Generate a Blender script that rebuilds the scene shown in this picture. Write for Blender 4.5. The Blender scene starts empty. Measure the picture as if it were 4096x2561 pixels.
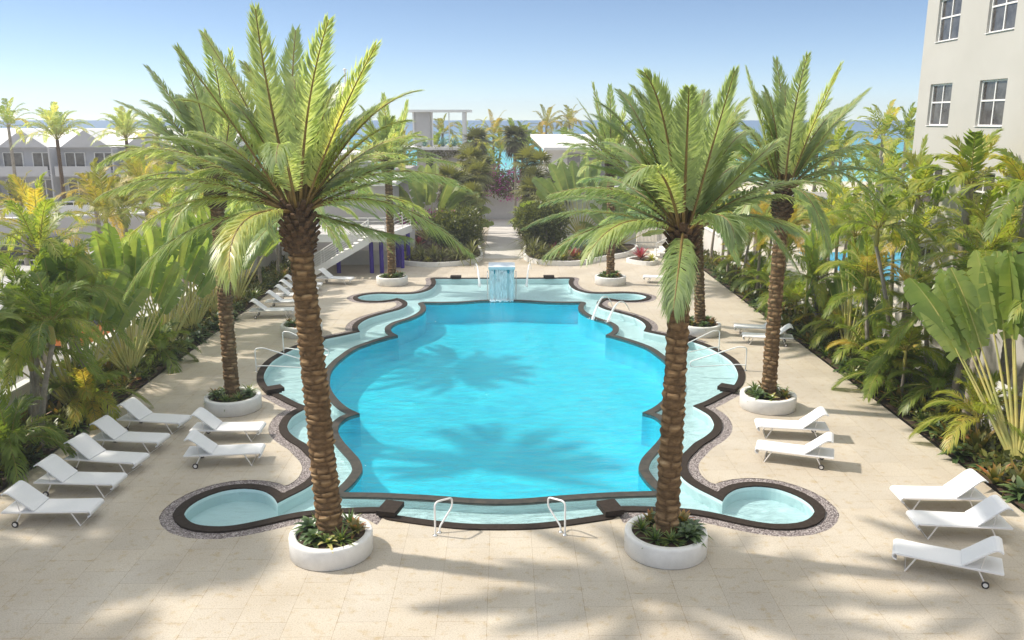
import bpy, bmesh, math, random
import numpy as np
from mathutils import Vector, Matrix
from mathutils.geometry import tessellate_polygon
PI = math.pi
R_ = math.radians
scene = bpy.context.scene
COL = scene.collection

# ---------------------------------------------------------------- camera, light, exposure
CAM_H = 9.0
PITCH = R_(13.2814)
YAW = 0.009446
FOC = 2007.0                      # focal length in pixels of a 2418 px wide frame
cam_d = bpy.data.cameras.new("camera")
cam_d.sensor_width = 36.0
cam_d.lens = 36.0 * 3400.0 / 4096.0
cam_d.clip_start = 0.1
cam_d.clip_end = 12000.0
cam = bpy.data.objects.new("camera", cam_d)
COL.objects.link(cam)
cam.location = (0, 0, CAM_H)
cam.rotation_euler = (PI / 2 - PITCH, 0, -YAW)
scene.camera = cam

SUN_EL = R_(46.0)
SUN_AZ = R_(76.0)                 # from +Y towards -X
to_sun = Vector((-math.sin(SUN_AZ) * math.cos(SUN_EL), math.cos(SUN_AZ) * math.cos(SUN_EL), math.sin(SUN_EL)))
world = bpy.data.worlds.new("World")
scene.world = world
world.use_nodes = True
wn = world.node_tree
for n in list(wn.nodes):
    wn.nodes.remove(n)
w_out = wn.nodes.new("ShaderNodeOutputWorld")
w_bg = wn.nodes.new("ShaderNodeBackground")
w_sky = wn.nodes.new("ShaderNodeTexSky")
w_sky.sky_type = 'NISHITA'
w_sky.sun_disc = False
w_sky.sun_elevation = SUN_EL
w_sky.sun_rotation = -SUN_AZ
w_sky.altitude = 0
w_sky.air_density = 0.5
w_sky.dust_density = 0.0
w_sky.ozone_density = 2.6
w_bg.inputs["Strength"].default_value = 0.14
w_mul = wn.nodes.new("ShaderNodeMix")
w_mul.data_type = 'RGBA'; w_mul.blend_type = 'MULTIPLY'; w_mul.inputs[0].default_value = 1.0
w_mul.inputs[7].default_value = (0.66, 0.62, 0.57, 1.0)
wn.links.new(w_sky.outputs[0], w_mul.inputs[6])
# cloud added out of view overhead to lift shadows (the low sky stays clear)
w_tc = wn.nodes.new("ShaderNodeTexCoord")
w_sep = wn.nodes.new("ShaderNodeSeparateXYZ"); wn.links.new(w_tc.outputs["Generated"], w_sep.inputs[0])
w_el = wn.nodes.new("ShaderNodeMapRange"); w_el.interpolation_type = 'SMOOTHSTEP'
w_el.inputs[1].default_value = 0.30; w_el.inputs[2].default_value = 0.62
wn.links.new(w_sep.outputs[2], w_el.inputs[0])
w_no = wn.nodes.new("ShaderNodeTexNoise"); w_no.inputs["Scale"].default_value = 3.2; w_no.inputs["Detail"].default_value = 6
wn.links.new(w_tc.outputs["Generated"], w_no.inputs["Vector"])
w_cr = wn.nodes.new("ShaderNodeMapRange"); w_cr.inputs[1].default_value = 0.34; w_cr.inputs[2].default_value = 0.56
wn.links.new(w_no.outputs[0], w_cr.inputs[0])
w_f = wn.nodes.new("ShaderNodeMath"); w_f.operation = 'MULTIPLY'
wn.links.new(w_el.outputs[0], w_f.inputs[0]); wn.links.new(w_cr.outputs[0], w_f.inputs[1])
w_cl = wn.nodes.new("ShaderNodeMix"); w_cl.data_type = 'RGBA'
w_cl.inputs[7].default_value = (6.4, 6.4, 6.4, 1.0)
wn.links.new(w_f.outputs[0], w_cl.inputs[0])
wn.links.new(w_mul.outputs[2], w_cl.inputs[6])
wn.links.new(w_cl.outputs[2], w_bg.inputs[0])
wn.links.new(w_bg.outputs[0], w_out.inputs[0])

sun_d = bpy.data.lights.new("sun", 'SUN')
sun_d.energy = 2.95
sun_d.angle = R_(2.2)
sun_d.color = (1.0, 0.915, 0.80)
sun = bpy.data.objects.new("sun", sun_d)
COL.objects.link(sun)
sun.rotation_euler = (-to_sun).to_track_quat('-Z', 'Y').to_euler()
sun.location = (-30, 10, 40)

scene.view_settings.view_transform = 'Standard'
scene.view_settings.look = 'None'
scene.view_settings.exposure = 0.9
scene.view_settings.gamma = 1.0
scene.view_settings.use_curve_mapping = False
try:
    scene.cycles.max_bounces = 10
    scene.cycles.transparent_max_bounces = 16
    scene.cycles.diffuse_bounces = 4
    scene.cycles.sample_clamp_indirect = 4.0
    scene.cycles.caustics_reflective = False
    scene.cycles.caustics_refractive = False
    scene.cycles.use_denoising = True
except Exception:
    pass

# ---------------------------------------------------------------- measuring tools: photo pixel (2418 px wide) -> point in the place
def ray(px, py):
    x = (px - 1209.0) / FOC
    u = -(py - 755.9) / FOC
    d = (x, math.cos(PITCH) + u * math.sin(PITCH), -math.sin(PITCH) + u * math.cos(PITCH))
    c, s = math.cos(YAW), math.sin(YAW)
    return np.array([d[0] * c + d[1] * s, -d[0] * s + d[1] * c, d[2]])
def at(px, py, z=0.0):
    d = ray(px, py)
    t = (z - CAM_H) / d[2]
    return np.array([d[0] * t, d[1] * t, z])
def atY(px, py, Y):
    d = ray(px, py)
    t = Y / d[1]
    return np.array([d[0] * t, Y, CAM_H + d[2] * t])

# ---------------------------------------------------------------- tagging and objects
def tag(o, label=None, cat=None, group=None, kind=None):
    if label: o["label"] = label
    if cat: o["category"] = cat
    if group: o["group"] = group
    if kind: o["kind"] = kind
    return o
def thing(name, label, cat, loc=(0, 0, 0), rz=0.0, group=None):
    o = bpy.data.objects.new(name, None)
    COL.objects.link(o)
    o.empty_display_size = 0.2
    o.location = loc
    o.rotation_euler = (0, 0, rz)
    return tag(o, label, cat, group)
def dup(root, loc, rz=0.0, label=None, group=None, scale=1.0):
    r = root.copy()
    COL.objects.link(r)
    r.location = loc
    r.rotation_euler = (0, 0, rz)
    r.scale = (scale, scale, scale)
    if label: r["label"] = label
    if group: r["group"] = group
    for ch in list(root.children):
        c = ch.copy()
        COL.objects.link(c)
        c.parent = r
        for g_ in list(ch.children):
            d = g_.copy()
            COL.objects.link(d)
            d.parent = c
    return r

class MB:
    """collects geometry and links it as ONE mesh object"""
    def __init__(self):
        self.V = []; self.T = []; self.n = 0; self.F = []
    def add(self, verts, faces, mat=0, tint=0.5, smooth=False):
        verts = np.asarray(verts, float).reshape(-1, 3)
        faces = np.asarray(faces, int)
        if faces.ndim == 1: faces = faces.reshape(1, -1)
        self.V.append(verts)
        t = np.asarray(tint, float)
        self.T.append(np.full(len(verts), float(t)) if t.ndim == 0 else t.reshape(-1))
        self.F.append((faces + self.n, mat, smooth))
        self.n += len(verts)
    def poly(self, pts, mat=0, tint=0.5):
        self.add(pts, [list(range(len(pts)))], mat, tint)
    def box(self, c, s, mat=0, rz=0.0, tint=0.5, taper=1.0):
        x, y, z = s[0] / 2, s[1] / 2, s[2] / 2
        v = np.array([[-x, -y, -z], [x, -y, -z], [x, y, -z], [-x, y, -z], [-x, -y, z], [x, -y, z], [x, y, z], [-x, y, z]])
        v[4:, :2] *= taper
        if rz:
            ca, sa = math.cos(rz), math.sin(rz)
            v[:, :2] = v[:, :2] @ np.array([[ca, sa], [-sa, ca]])
        self.add(v + np.asarray(c, float), [[0, 3, 2, 1], [4, 5, 6, 7], [0, 1, 5, 4], [1, 2, 6, 5], [2, 3, 7, 6], [3, 0, 4, 7]], mat, tint)
    def tube(self, pts, r, n=8, mat=0, tint=0.5, caps=True, smooth=True):
        pts = np.asarray(pts, float)
        m = len(pts)
        r = np.broadcast_to(np.asarray(r, float), (m,))
        T = np.gradient(pts, axis=0)
        T /= np.linalg.norm(T, axis=1)[:, None] + 1e-9
        ref = np.array([0, 0, 1.0]) if abs(T[0][2]) < 0.9 else np.array([1.0, 0, 0])
        S = np.cross(T[0], ref); S /= np.linalg.norm(S)
        V = []
        for i in range(m):
            S = S - T[i] * np.dot(S, T[i]); S /= np.linalg.norm(S) + 1e-9
            U = np.cross(T[i], S)
            a = np.arange(n) * 2 * PI / n
            V.append(pts[i] + r[i] * (np.cos(a)[:, None] * S + np.sin(a)[:, None] * U))
        V = np.concatenate(V)
        i, j = np.meshgrid(np.arange(m - 1), np.arange(n), indexing='ij')
        i = i.ravel(); j = j.ravel(); k = (j + 1) % n
        F = np.stack([i * n + j, i * n + k, (i + 1) * n + k, (i + 1) * n + j], 1)
        tt = np.asarray(tint, float)
        self.add(V, F, mat, tt if tt.ndim == 0 else np.repeat(tt, n), smooth)
        if caps:
            self.add(V[:n], [list(range(n))[::-1]], mat, 0.5)
            self.add(V[-n:], [list(range(n))], mat, 0.5)
    def lathe(self, prof, c=(0, 0, 0), n=40, mat=0, smooth=True, tint=0.5):
        prof = np.asarray(prof, float)
        a = np.arange(n) * 2 * PI / n
        V = np.concatenate([np.stack([p[0] * np.cos(a), p[0] * np.sin(a), np.full(n, p[1])], 1) for p in prof]) + np.asarray(c, float)
        m = len(prof)
        i, j = np.meshgrid(np.arange(m - 1), np.arange(n), indexing='ij')
        i = i.ravel(); j = j.ravel(); k = (j + 1) % n
        self.add(V, np.stack([i * n + j, i * n + k, (i + 1) * n + k, (i + 1) * n + j], 1), mat, tint, smooth)
    def build(self, name, mats, parent=None):
        me = bpy.data.meshes.new(name)
        V = np.concatenate(self.V); T = np.concatenate(self.T)
        me.vertices.add(len(V))
        me.vertices.foreach_set("co", V.astype(np.float32).ravel())
        loops = []; starts = []; mi = []; sm = []; p = 0
        for f, m, s in self.F:
            k = f.shape[1]
            loops.append(f.ravel())
            starts.append(p + np.arange(len(f)) * k)
            p += f.size
            mi.append(np.full(len(f), m)); sm.append(np.full(len(f), s))
        L = np.concatenate(loops)
        me.loops.add(len(L))
        me.loops.foreach_set("vertex_index", L.astype(np.int32))
        ST = np.concatenate(starts)
        me.polygons.add(len(ST))
        me.polygons.foreach_set("loop_start", ST.astype(np.int32))
        me.polygons.foreach_set("material_index", np.concatenate(mi).astype(np.int32))
        me.polygons.foreach_set("use_smooth", np.concatenate(sm))
        at_ = me.attributes.new("tint", 'FLOAT', 'POINT')
        at_.data.foreach_set("value", T.astype(np.float32))
        me.update(calc_edges=True)
        me.validate()
        for m in (mats if isinstance(mats, (list, tuple)) else [mats]):
            me.materials.append(m)
        o = bpy.data.objects.new(name, me)
        COL.objects.link(o)
        if parent is not None: o.parent = parent
        return o
def sheet(name, loops, z, m, kind='structure'):
    """flat sheet from an outline and holes"""
    tri = tessellate_polygon([[Vector((p[0], p[1], 0)) for p in l] for l in loops])
    pts = np.array([(p[0], p[1], z) for l in loops for p in l])
    mb = MB()
    F = []
    for t in tri:
        a, b, c = (pts[i] for i in t)
        F.append(t if np.cross(b - a, c - a)[2] > 0 else (t[0], t[2], t[1]))
    mb.add(pts, F)
    o = mb.build(name, m)
    if kind: tag(o, kind=kind)
    return o

# ---------------------------------------------------------------- materials
def new_mat(name):
    m = bpy.data.materials.new(name)
    m.use_nodes = True
    nt = m.node_tree
    for n in list(nt.nodes): nt.nodes.remove(n)
    out = nt.nodes.new("ShaderNodeOutputMaterial")
    return m, nt, out
def N(nt, t, **kw):
    n = nt.nodes.new(t)
    for k, v in kw.items():
        if k.startswith('i_'):
            key = k[2:].replace('_', ' ')
            n.inputs[key].default_value = v
        else:
            setattr(n, k, v)
    return n
def rgba(c): return (c[0], c[1], c[2], 1.0)
def ramp(nt, fac, stops):
    r = nt.nodes.new("ShaderNodeValToRGB")
    e = r.color_ramp.elements
    while len(e) < len(stops): e.new(0.5)
    for k, (p, c) in enumerate(stops):
        e[k].position = p; e[k].color = rgba(c)
    nt.links.new(fac, r.inputs[0])
    return r
def mat(name, c, rough=0.6, c2=None, nscale=3.0, bump=0.0, bscale=30.0, spec=0.4, metal=0.0, lo=0.35, hi=0.65, space='Object', detail=6.0):
    m, nt, out = new_mat(name)
    b = N(nt, "ShaderNodeBsdfPrincipled")
    b.inputs["Roughness"].default_value = rough
    b.inputs["Metallic"].default_value = metal
    b.inputs["Specular IOR Level"].default_value = spec
    b.inputs["Base Color"].default_value = rgba(c)
    tc = N(nt, "ShaderNodeTexCoord")
    if c2 is not None:
        no = N(nt, "ShaderNodeTexNoise"); no.inputs["Scale"].default_value = nscale; no.inputs["Detail"].default_value = detail
        no.inputs["Roughness"].default_value = 0.65
        nt.links.new(tc.outputs[space], no.inputs["Vector"])
        r = ramp(nt, no.outputs[0], [(lo, c), (hi, c2)])
        nt.links.new(r.outputs[0], b.inputs["Base Color"])
    if bump > 0:
        nb = N(nt, "ShaderNodeTexNoise"); nb.inputs["Scale"].default_value = bscale; nb.inputs["Detail"].default_value = 5
        nt.links.new(tc.outputs[space], nb.inputs["Vector"])
        bp = N(nt, "ShaderNodeBump"); bp.inputs["Strength"].default_value = bump; bp.inputs["Distance"].default_value = 0.02
        nt.links.new(nb.outputs[0], bp.inputs["Height"])
        nt.links.new(bp.outputs[0], b.inputs["Normal"])
    nt.links.new(b.outputs[0], out.inputs[0])
    return m
def leaf_mat(name, stops, rough=0.45, trans=0.35, spec=0.35, tr_col=(1.0, 1.0, 0.45)):
    """leaf: colour follows the per-leaf tint attribute; thin, so light comes through"""
    m, nt, out = new_mat(name)
    a = N(nt, "ShaderNodeAttribute"); a.attribute_name = "tint"
    oi = N(nt, "ShaderNodeObjectInfo")
    no = N(nt, "ShaderNodeTexNoise"); no.inputs["Scale"].default_value = 2.5; no.inputs["Detail"].default_value = 3
    tc = N(nt, "ShaderNodeTexCoord")
    nt.links.new(tc.outputs["Object"], no.inputs["Vector"])
    m1 = N(nt, "ShaderNodeMath"); m1.operation = 'MULTIPLY_ADD'; m1.inputs[1].default_value = 0.5; m1.inputs[2].default_value = -0.25
    nt.links.new(no.outputs[0], m1.inputs[0])
    ad = N(nt, "ShaderNodeMath"); ad.operation = 'ADD'
    nt.links.new(a.outputs["Fac"], ad.inputs[0]); nt.links.new(m1.outputs[0], ad.inputs[1])
    m2 = N(nt, "ShaderNodeMath"); m2.operation = 'MULTIPLY_ADD'; m2.inputs[1].default_value = 0.24; m2.inputs[2].default_value = -0.12
    nt.links.new(oi.outputs["Random"], m2.inputs[0])
    ad2 = N(nt, "ShaderNodeMath"); ad2.operation = 'ADD'
    nt.links.new(ad.outputs[0], ad2.inputs[0]); nt.links.new(m2.outputs[0], ad2.inputs[1])
    r = ramp(nt, ad2.outputs[0], stops)
    b = N(nt, "ShaderNodeBsdfPrincipled")
    b.inputs["Roughness"].default_value = rough
    b.inputs["Specular IOR Level"].default_value = spec
    nt.links.new(r.outputs[0], b.inputs["Base Color"])
    t = N(nt, "ShaderNodeBsdfTranslucent")
    mx = N(nt, "ShaderNodeMix"); mx.data_type = 'RGBA'; mx.blend_type = 'MULTIPLY'; mx.inputs[0].default_value = 1.0
    nt.links.new(r.outputs[0], mx.inputs[6]); mx.inputs[7].default_value = rgba([min(1.0, x) for x in tr_col])
    br = N(nt, "ShaderNodeMix"); br.data_type = 'RGBA'; br.blend_type = 'ADD'; br.inputs[0].default_value = 1.0
    nt.links.new(mx.outputs[2], br.inputs[6]); nt.links.new(mx.outputs[2], br.inputs[7])
    nt.links.new(br.outputs[2], t.inputs[0])
    ms = N(nt, "ShaderNodeMixShader"); ms.inputs[0].default_value = trans
    nt.links.new(b.outputs[0], ms.inputs[1]); nt.links.new(t.outputs[0], ms.inputs[2])
    nt.links.new(ms.outputs[0], out.inputs[0])
    return m

M = {}
M['white'] = mat('white_paint', (0.80, 0.79, 0.77), 0.55, (0.74, 0.73, 0.71), 1.2, 0.08, 60)
M['planter'] = mat('planter_plaster', (0.80, 0.79, 0.77), 0.7, (0.70, 0.69, 0.67), 2.5, 0.15, 80)
M['wall'] = mat('wall_render', (0.72, 0.70, 0.67), 0.85, (0.62, 0.60, 0.57), 0.6, 0.2, 40)
M['cream'] = mat('cream_render', (0.475, 0.462, 0.425), 0.9, (0.44, 0.427, 0.39), 0.35, 0.12, 35)
M['grey_wall'] = mat('grey_render', (0.52, 0.50, 0.49), 0.85, (0.46, 0.44, 0.43), 0.5, 0.1, 30)
M['soil'] = mat('soil', (0.045, 0.028, 0.018), 0.95, (0.09, 0.058, 0.036), 9, 0.6, 40)
M['coping'] = mat('dark_coping_stone', (0.027, 0.020, 0.016), 0.8, (0.044, 0.034, 0.028), 14, 0.35, 90, spec=0.15)
M['coping_wet'] = mat('wet_dark_stone', (0.040, 0.040, 0.036), 0.5, (0.075, 0.066, 0.055), 6, 0.4, 60, spec=0.2)
M['sling'] = mat('white_sling_mesh', (0.80, 0.80, 0.80), 0.6, (0.72, 0.73, 0.75), 60, 0.25, 260)
M['metal_white'] = mat('white_powder_coat', (0.74, 0.71, 0.68), 0.4)
M['steel'] = mat('polished_steel', (0.78, 0.78, 0.78), 0.18, metal=1.0)
M['rubber'] = mat('dark_rubber', (0.035, 0.03, 0.03), 0.7)
M['blue'] = mat('violet_blue_paint', (0.055, 0.030, 0.30), 0.45, (0.048, 0.026, 0.26), 4)
M['glass'] = mat('window_glass', (0.045, 0.04, 0.038), 0.06, (0.10, 0.095, 0.09), 1.6, spec=0.7, lo=0.4, hi=0.6)
M['curtain'] = mat('grey_curtain', (0.30, 0.285, 0.28), 0.9, (0.22, 0.21, 0.205), 8)
M['shade_dark'] = mat('dark_interior', (0.06, 0.055, 0.052), 0.8)
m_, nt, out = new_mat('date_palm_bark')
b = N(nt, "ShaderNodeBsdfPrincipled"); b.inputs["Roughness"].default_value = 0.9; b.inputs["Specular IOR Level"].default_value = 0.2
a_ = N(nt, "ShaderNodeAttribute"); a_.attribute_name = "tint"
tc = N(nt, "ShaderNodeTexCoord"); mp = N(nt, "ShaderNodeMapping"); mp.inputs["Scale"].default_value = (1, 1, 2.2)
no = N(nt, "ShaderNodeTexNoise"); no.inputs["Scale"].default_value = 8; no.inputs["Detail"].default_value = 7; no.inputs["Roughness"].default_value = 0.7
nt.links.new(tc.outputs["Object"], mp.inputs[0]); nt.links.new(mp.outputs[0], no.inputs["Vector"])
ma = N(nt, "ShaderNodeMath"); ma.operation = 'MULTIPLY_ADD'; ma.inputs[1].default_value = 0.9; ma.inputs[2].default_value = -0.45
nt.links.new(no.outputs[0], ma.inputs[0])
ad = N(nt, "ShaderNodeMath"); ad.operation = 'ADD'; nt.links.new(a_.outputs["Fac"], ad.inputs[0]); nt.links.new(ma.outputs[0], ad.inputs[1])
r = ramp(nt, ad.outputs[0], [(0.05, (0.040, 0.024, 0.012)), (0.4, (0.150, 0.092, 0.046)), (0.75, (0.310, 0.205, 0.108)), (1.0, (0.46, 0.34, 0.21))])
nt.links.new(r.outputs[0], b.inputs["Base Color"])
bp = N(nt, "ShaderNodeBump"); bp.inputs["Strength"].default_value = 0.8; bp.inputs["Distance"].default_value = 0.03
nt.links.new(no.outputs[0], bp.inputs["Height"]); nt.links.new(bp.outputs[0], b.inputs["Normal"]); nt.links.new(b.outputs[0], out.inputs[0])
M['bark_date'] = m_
M['house_grey'] = mat('grey_blue_render', (0.47, 0.47, 0.50), 0.85, (0.42, 0.42, 0.45), 0.5, 0.1, 30)
M['boot'] = mat('dark_boot_stubs', (0.050, 0.030, 0.018), 0.95, (0.15, 0.092, 0.05), 9, 0.6, 30)
M['bark_grey'] = mat('grey_ringed_bark', (0.34, 0.30, 0.25), 0.85, (0.20, 0.17, 0.135), 5, 0.3, 30)
M['rachis'] = mat('frond_stalk', (0.22, 0.16, 0.045), 0.5, (0.14, 0.085, 0.03), 3)
M['rachis_green'] = mat('green_frond_stalk', (0.28, 0.29, 0.06), 0.45, (0.34, 0.26, 0.06), 3)
M['petiole'] = mat('yellow_petiole', (0.56, 0.48, 0.16), 0.45, (0.36, 0.38, 0.12), 1.1, lo=0.4, hi=0.6)
M['date_leaf'] = leaf_mat('date_palm_leaflet', [(0.0, (0.165, 0.225, 0.120)), (0.45, (0.300, 0.370, 0.180)), (0.8, (0.42, 0.455, 0.190)), (1.0, (0.55, 0.49, 0.18))], 0.34, 0.50, 0.65, (1.0, 1.0, 0.62))
M['areca_leaf'] = leaf_mat('areca_leaflet', [(0.0, (0.090, 0.140, 0.034)), (0.5, (0.205, 0.275, 0.055)), (0.85, (0.36, 0.365, 0.075)), (1.0, (0.50, 0.39, 0.10))], 0.38, 0.48)
M['gold_leaf'] = leaf_mat('golden_palm_leaflet', [(0.0, (0.12, 0.15, 0.03)), (0.5, (0.24, 0.24, 0.05)), (1.0, (0.48, 0.34, 0.09))], 0.45, 0.35)
M['banana_leaf'] = leaf_mat('broad_paddle_leaf', [(0.0, (0.075, 0.125, 0.034)), (0.5, (0.170, 0.245, 0.060)), (1.0, (0.33, 0.37, 0.11))], 0.35, 0.44, 0.5)
M['pale_leaf'] = leaf_mat('pale_paddle_leaf', [(0.0, (0.10, 0.16, 0.05)), (0.5, (0.22, 0.29, 0.10)), (1.0, (0.40, 0.43, 0.18))], 0.4, 0.3, 0.45)
M['brom_leaf'] = leaf_mat('bromeliad_leaf', [(0.0, (0.028, 0.060, 0.014)), (0.55, (0.085, 0.145, 0.030)), (0.85, (0.28, 0.31, 0.09)), (1.0, (0.52, 0.46, 0.20))], 0.35, 0.22, 0.5)
M['broad_leaf'] = leaf_mat('glossy_broad_leaf', [(0.0, (0.030, 0.065, 0.022)), (0.6, (0.085, 0.140, 0.050)), (1.0, (0.22, 0.28, 0.12))], 0.32, 0.2, 0.55)
M['rust_leaf'] = leaf_mat('rust_edged_leaf', [(0.0, (0.045, 0.060, 0.014)), (0.55, (0.12, 0.135, 0.028)), (0.85, (0.26, 0.17, 0.05)), (1.0, (0.36, 0.13, 0.05))], 0.38, 0.22, 0.5)
M['red_leaf'] = leaf_mat('red_bromeliad_leaf', [(0.0, (0.10, 0.065, 0.025)), (0.5, (0.24, 0.075, 0.045)), (1.0, (0.38, 0.07, 0.12))], 0.38, 0.22, 0.5, (1, 0.7, 0.5))
M['lime_leaf'] = leaf_mat('lime_yellow_leaf', [(0.0, (0.16, 0.19, 0.03)), (0.5, (0.32, 0.33, 0.05)), (1.0, (0.52, 0.47, 0.10))], 0.4, 0.25)
M['agave_leaf'] = leaf_mat('blue_agave_leaf', [(0.0, (0.10, 0.20, 0.19)), (1.0, (0.22, 0.37, 0.34))], 0.5, 0.05)
M['thatch_leaf'] = leaf_mat('fan_palm_leaf', [(0.0, (0.075, 0.080, 0.050)), (0.5, (0.15, 0.160, 0.065)), (1.0, (0.25, 0.25, 0.07))], 0.45, 0.25)
M['dead_leaf'] = leaf_mat('dry_skirt_leaf', [(0.0, (0.060, 0.050, 0.042)), (1.0, (0.19, 0.155, 0.125))], 0.8, 0.15, 0.2)
M['shrub_leaf'] = leaf_mat('dark_shrub_leaf', [(0.0, (0.040, 0.055, 0.018)), (0.5, (0.105, 0.125, 0.036)), (1.0, (0.24, 0.24, 0.075))], 0.38, 0.3, 0.5)
M['magenta'] = leaf_mat('magenta_bract', [(0.0, (0.36, 0.05, 0.24)), (1.0, (0.60, 0.12, 0.44))], 0.6, 0.3, 0.2, (1, 0.6, 0.9))

# ================================================================ THE SETTING
# ---- pool outlines (half of each, measured in metres about the long axis)
AX = -0.1
OUT_H = [(-0.1,17.77),(0.64,17.80),(1.35,17.95),(2.00,18.14),(2.46,18.29),(2.62,18.66),(3.04,18.67),(3.59,18.63),(4.04,18.57),(4.51,18.47),(4.95,18.28),(5.37,18.04),(5.79,17.83),(6.13,17.73),(6.52,17.74),(6.84,17.84),(7.08,18.04),(7.26,18.30),(7.32,18.50),(7.32,18.78),(7.23,19.10),(7.06,19.39),(6.80,19.65),(6.46,19.78),(6.15,19.77),(5.80,19.64),(5.50,19.35),(5.33,19.07),(5.27,18.95),(5.09,19.26),(4.79,19.75),(4.60,20.25),(4.57,20.72),(4.63,21.22),(4.82,21.73),(5.10,22.20),(5.41,22.71),(5.80,23.17),(6.12,23.65),(6.29,24.07),(6.37,24.45),(6.39,25.03),(6.27,25.49),(6.08,25.95),(6.54,26.36),(6.98,26.87),(7.41,27.37),(7.73,27.72),(8.05,28.27),(8.33,28.97),(8.52,29.70),(8.63,30.60),(8.64,31.35),(8.49,32.27),(8.22,33.23),(7.87,33.96),(7.50,34.47),(6.95,35.02),(6.49,35.48),(6.08,35.92),(6.30,36.71),(6.32,37.54),(6.12,38.41),(5.72,39.16),(5.28,39.79),(4.89,40.35),(4.68,40.93),(4.62,41.44),(4.72,42.04),(5.01,42.66),(5.33,43.0),(5.63,42.62),(6.15,42.35),(6.72,42.37),(7.13,42.64),(7.39,43.18),(7.29,43.65),(6.97,44.03),(6.42,44.23),(5.84,44.18),(5.25,44.10),(4.50,44.25),(4.08,44.74),(3.79,45.44),(3.65,46.48),(3.66,47.45),(3.82,48.50),(-0.1,48.50)]
INN_H = [(-0.1,19.28),(-0.75,19.33),(-1.58,19.48),(-2.41,19.60),(-3.20,19.68),(-4.03,19.72),(-3.87,20.24),(-3.77,20.98),(-3.83,21.38),(-3.99,21.86),(-4.28,22.43),(-4.63,23.11),(-4.89,23.74),(-5.03,24.32),(-5.02,24.75),(-4.91,25.20),(-4.74,25.42),(-4.58,25.56),(-5.00,26.04),(-5.36,26.63),(-5.75,27.46),(-6.06,28.33),(-6.26,29.26),(-6.40,30.24),(-6.38,31.29),(-6.25,32.26),(-5.99,33.44),(-5.45,34.46),(-4.93,35.20),(-4.58,35.56),(-4.89,36.11),(-5.05,36.77),(-5.04,37.31),(-4.83,38.00),(-4.40,38.65),(-4.07,39.40),(-3.87,40.25),(-3.86,41.06),(-3.98,41.81),(-4.13,42.24),(-3.30,42.20),(-2.22,42.31),(-1.13,42.66),(-0.1,42.77)]
def smooth_half(h, step=0.12):
    p = np.array(h, float)
    d = np.diff(p, axis=0); a = np.arctan2(d[:, 1], d[:, 0])
    turn = np.abs((np.diff(a) + PI) % (2 * PI) - PI)
    corner = [0] + [i + 1 for i in range(len(turn)) if turn[i] > R_(48)] + [len(p) - 1]
    out = []
    for s, e in zip(corner[:-1], corner[1:]):
        q = p[s:e + 1]
        for i in range(len(q) - 1):
            p0 = q[max(i - 1, 0)]; p1 = q[i]; p2 = q[i + 1]; p3 = q[min(i + 2, len(q) - 1)]
            k = max(2, int(np.linalg.norm(p2 - p1) / step))
            for t in np.arange(k) / k:
                out.append(0.5 * (2 * p1 + (p2 - p0) * t + (2 * p0 - 5 * p1 + 4 * p2 - p3) * t * t + (3 * p1 - p0 - 3 * p2 + p3) * t ** 3))
    out.append(p[-1])
    return np.array(out)
def mirror_loop(h):
    a = smooth_half(h)
    b = a[::-1][1:-1].copy(); b[:, 0] = 2 * AX - b[:, 0]
    l = np.concatenate([a, b])
    area = 0.5 * np.sum(l[:, 0] * np.roll(l[:, 1], -1) - np.roll(l[:, 0], -1) * l[:, 1])
    return l if area > 0 else l[::-1]
LOOP_OUT = mirror_loop(OUT_H)
LOOP_IN = mirror_loop(INN_H)

# ---- distance field of an outline, and its contours
GX = np.arange(-9.8, 9.75, 0.075); GY = np.arange(16.3, 50.2, 0.075)
XX, YY = np.meshgrid(GX, GY, indexing='ij')
def sdf(loop):
    P = np.stack([XX.ravel(), YY.ravel()], 1)
    A = loop; B = np.roll(loop, -1, axis=0)
    D = np.full(len(P), 1e9); ins = np.zeros(len(P), bool)
    for a, b in zip(A, B):
        ab = b - a; ap = P - a
        t = np.clip((ap @ ab) / (ab @ ab + 1e-12), 0, 1)
        D = np.minimum(D, (ap[:, 0] - t * ab[0]) ** 2 + (ap[:, 1] - t * ab[1]) ** 2)
        c = (a[1] > P[:, 1]) != (b[1] > P[:, 1])
        if c.any():
            xi = a[0] + (P[:, 1] - a[1]) / (b[1] - a[1] + 1e-15) * ab[0]
            ins ^= c & (P[:, 0] < xi)
    D = np.sqrt(D)
    return np.where(ins, -D, D).reshape(XX.shape)
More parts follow.
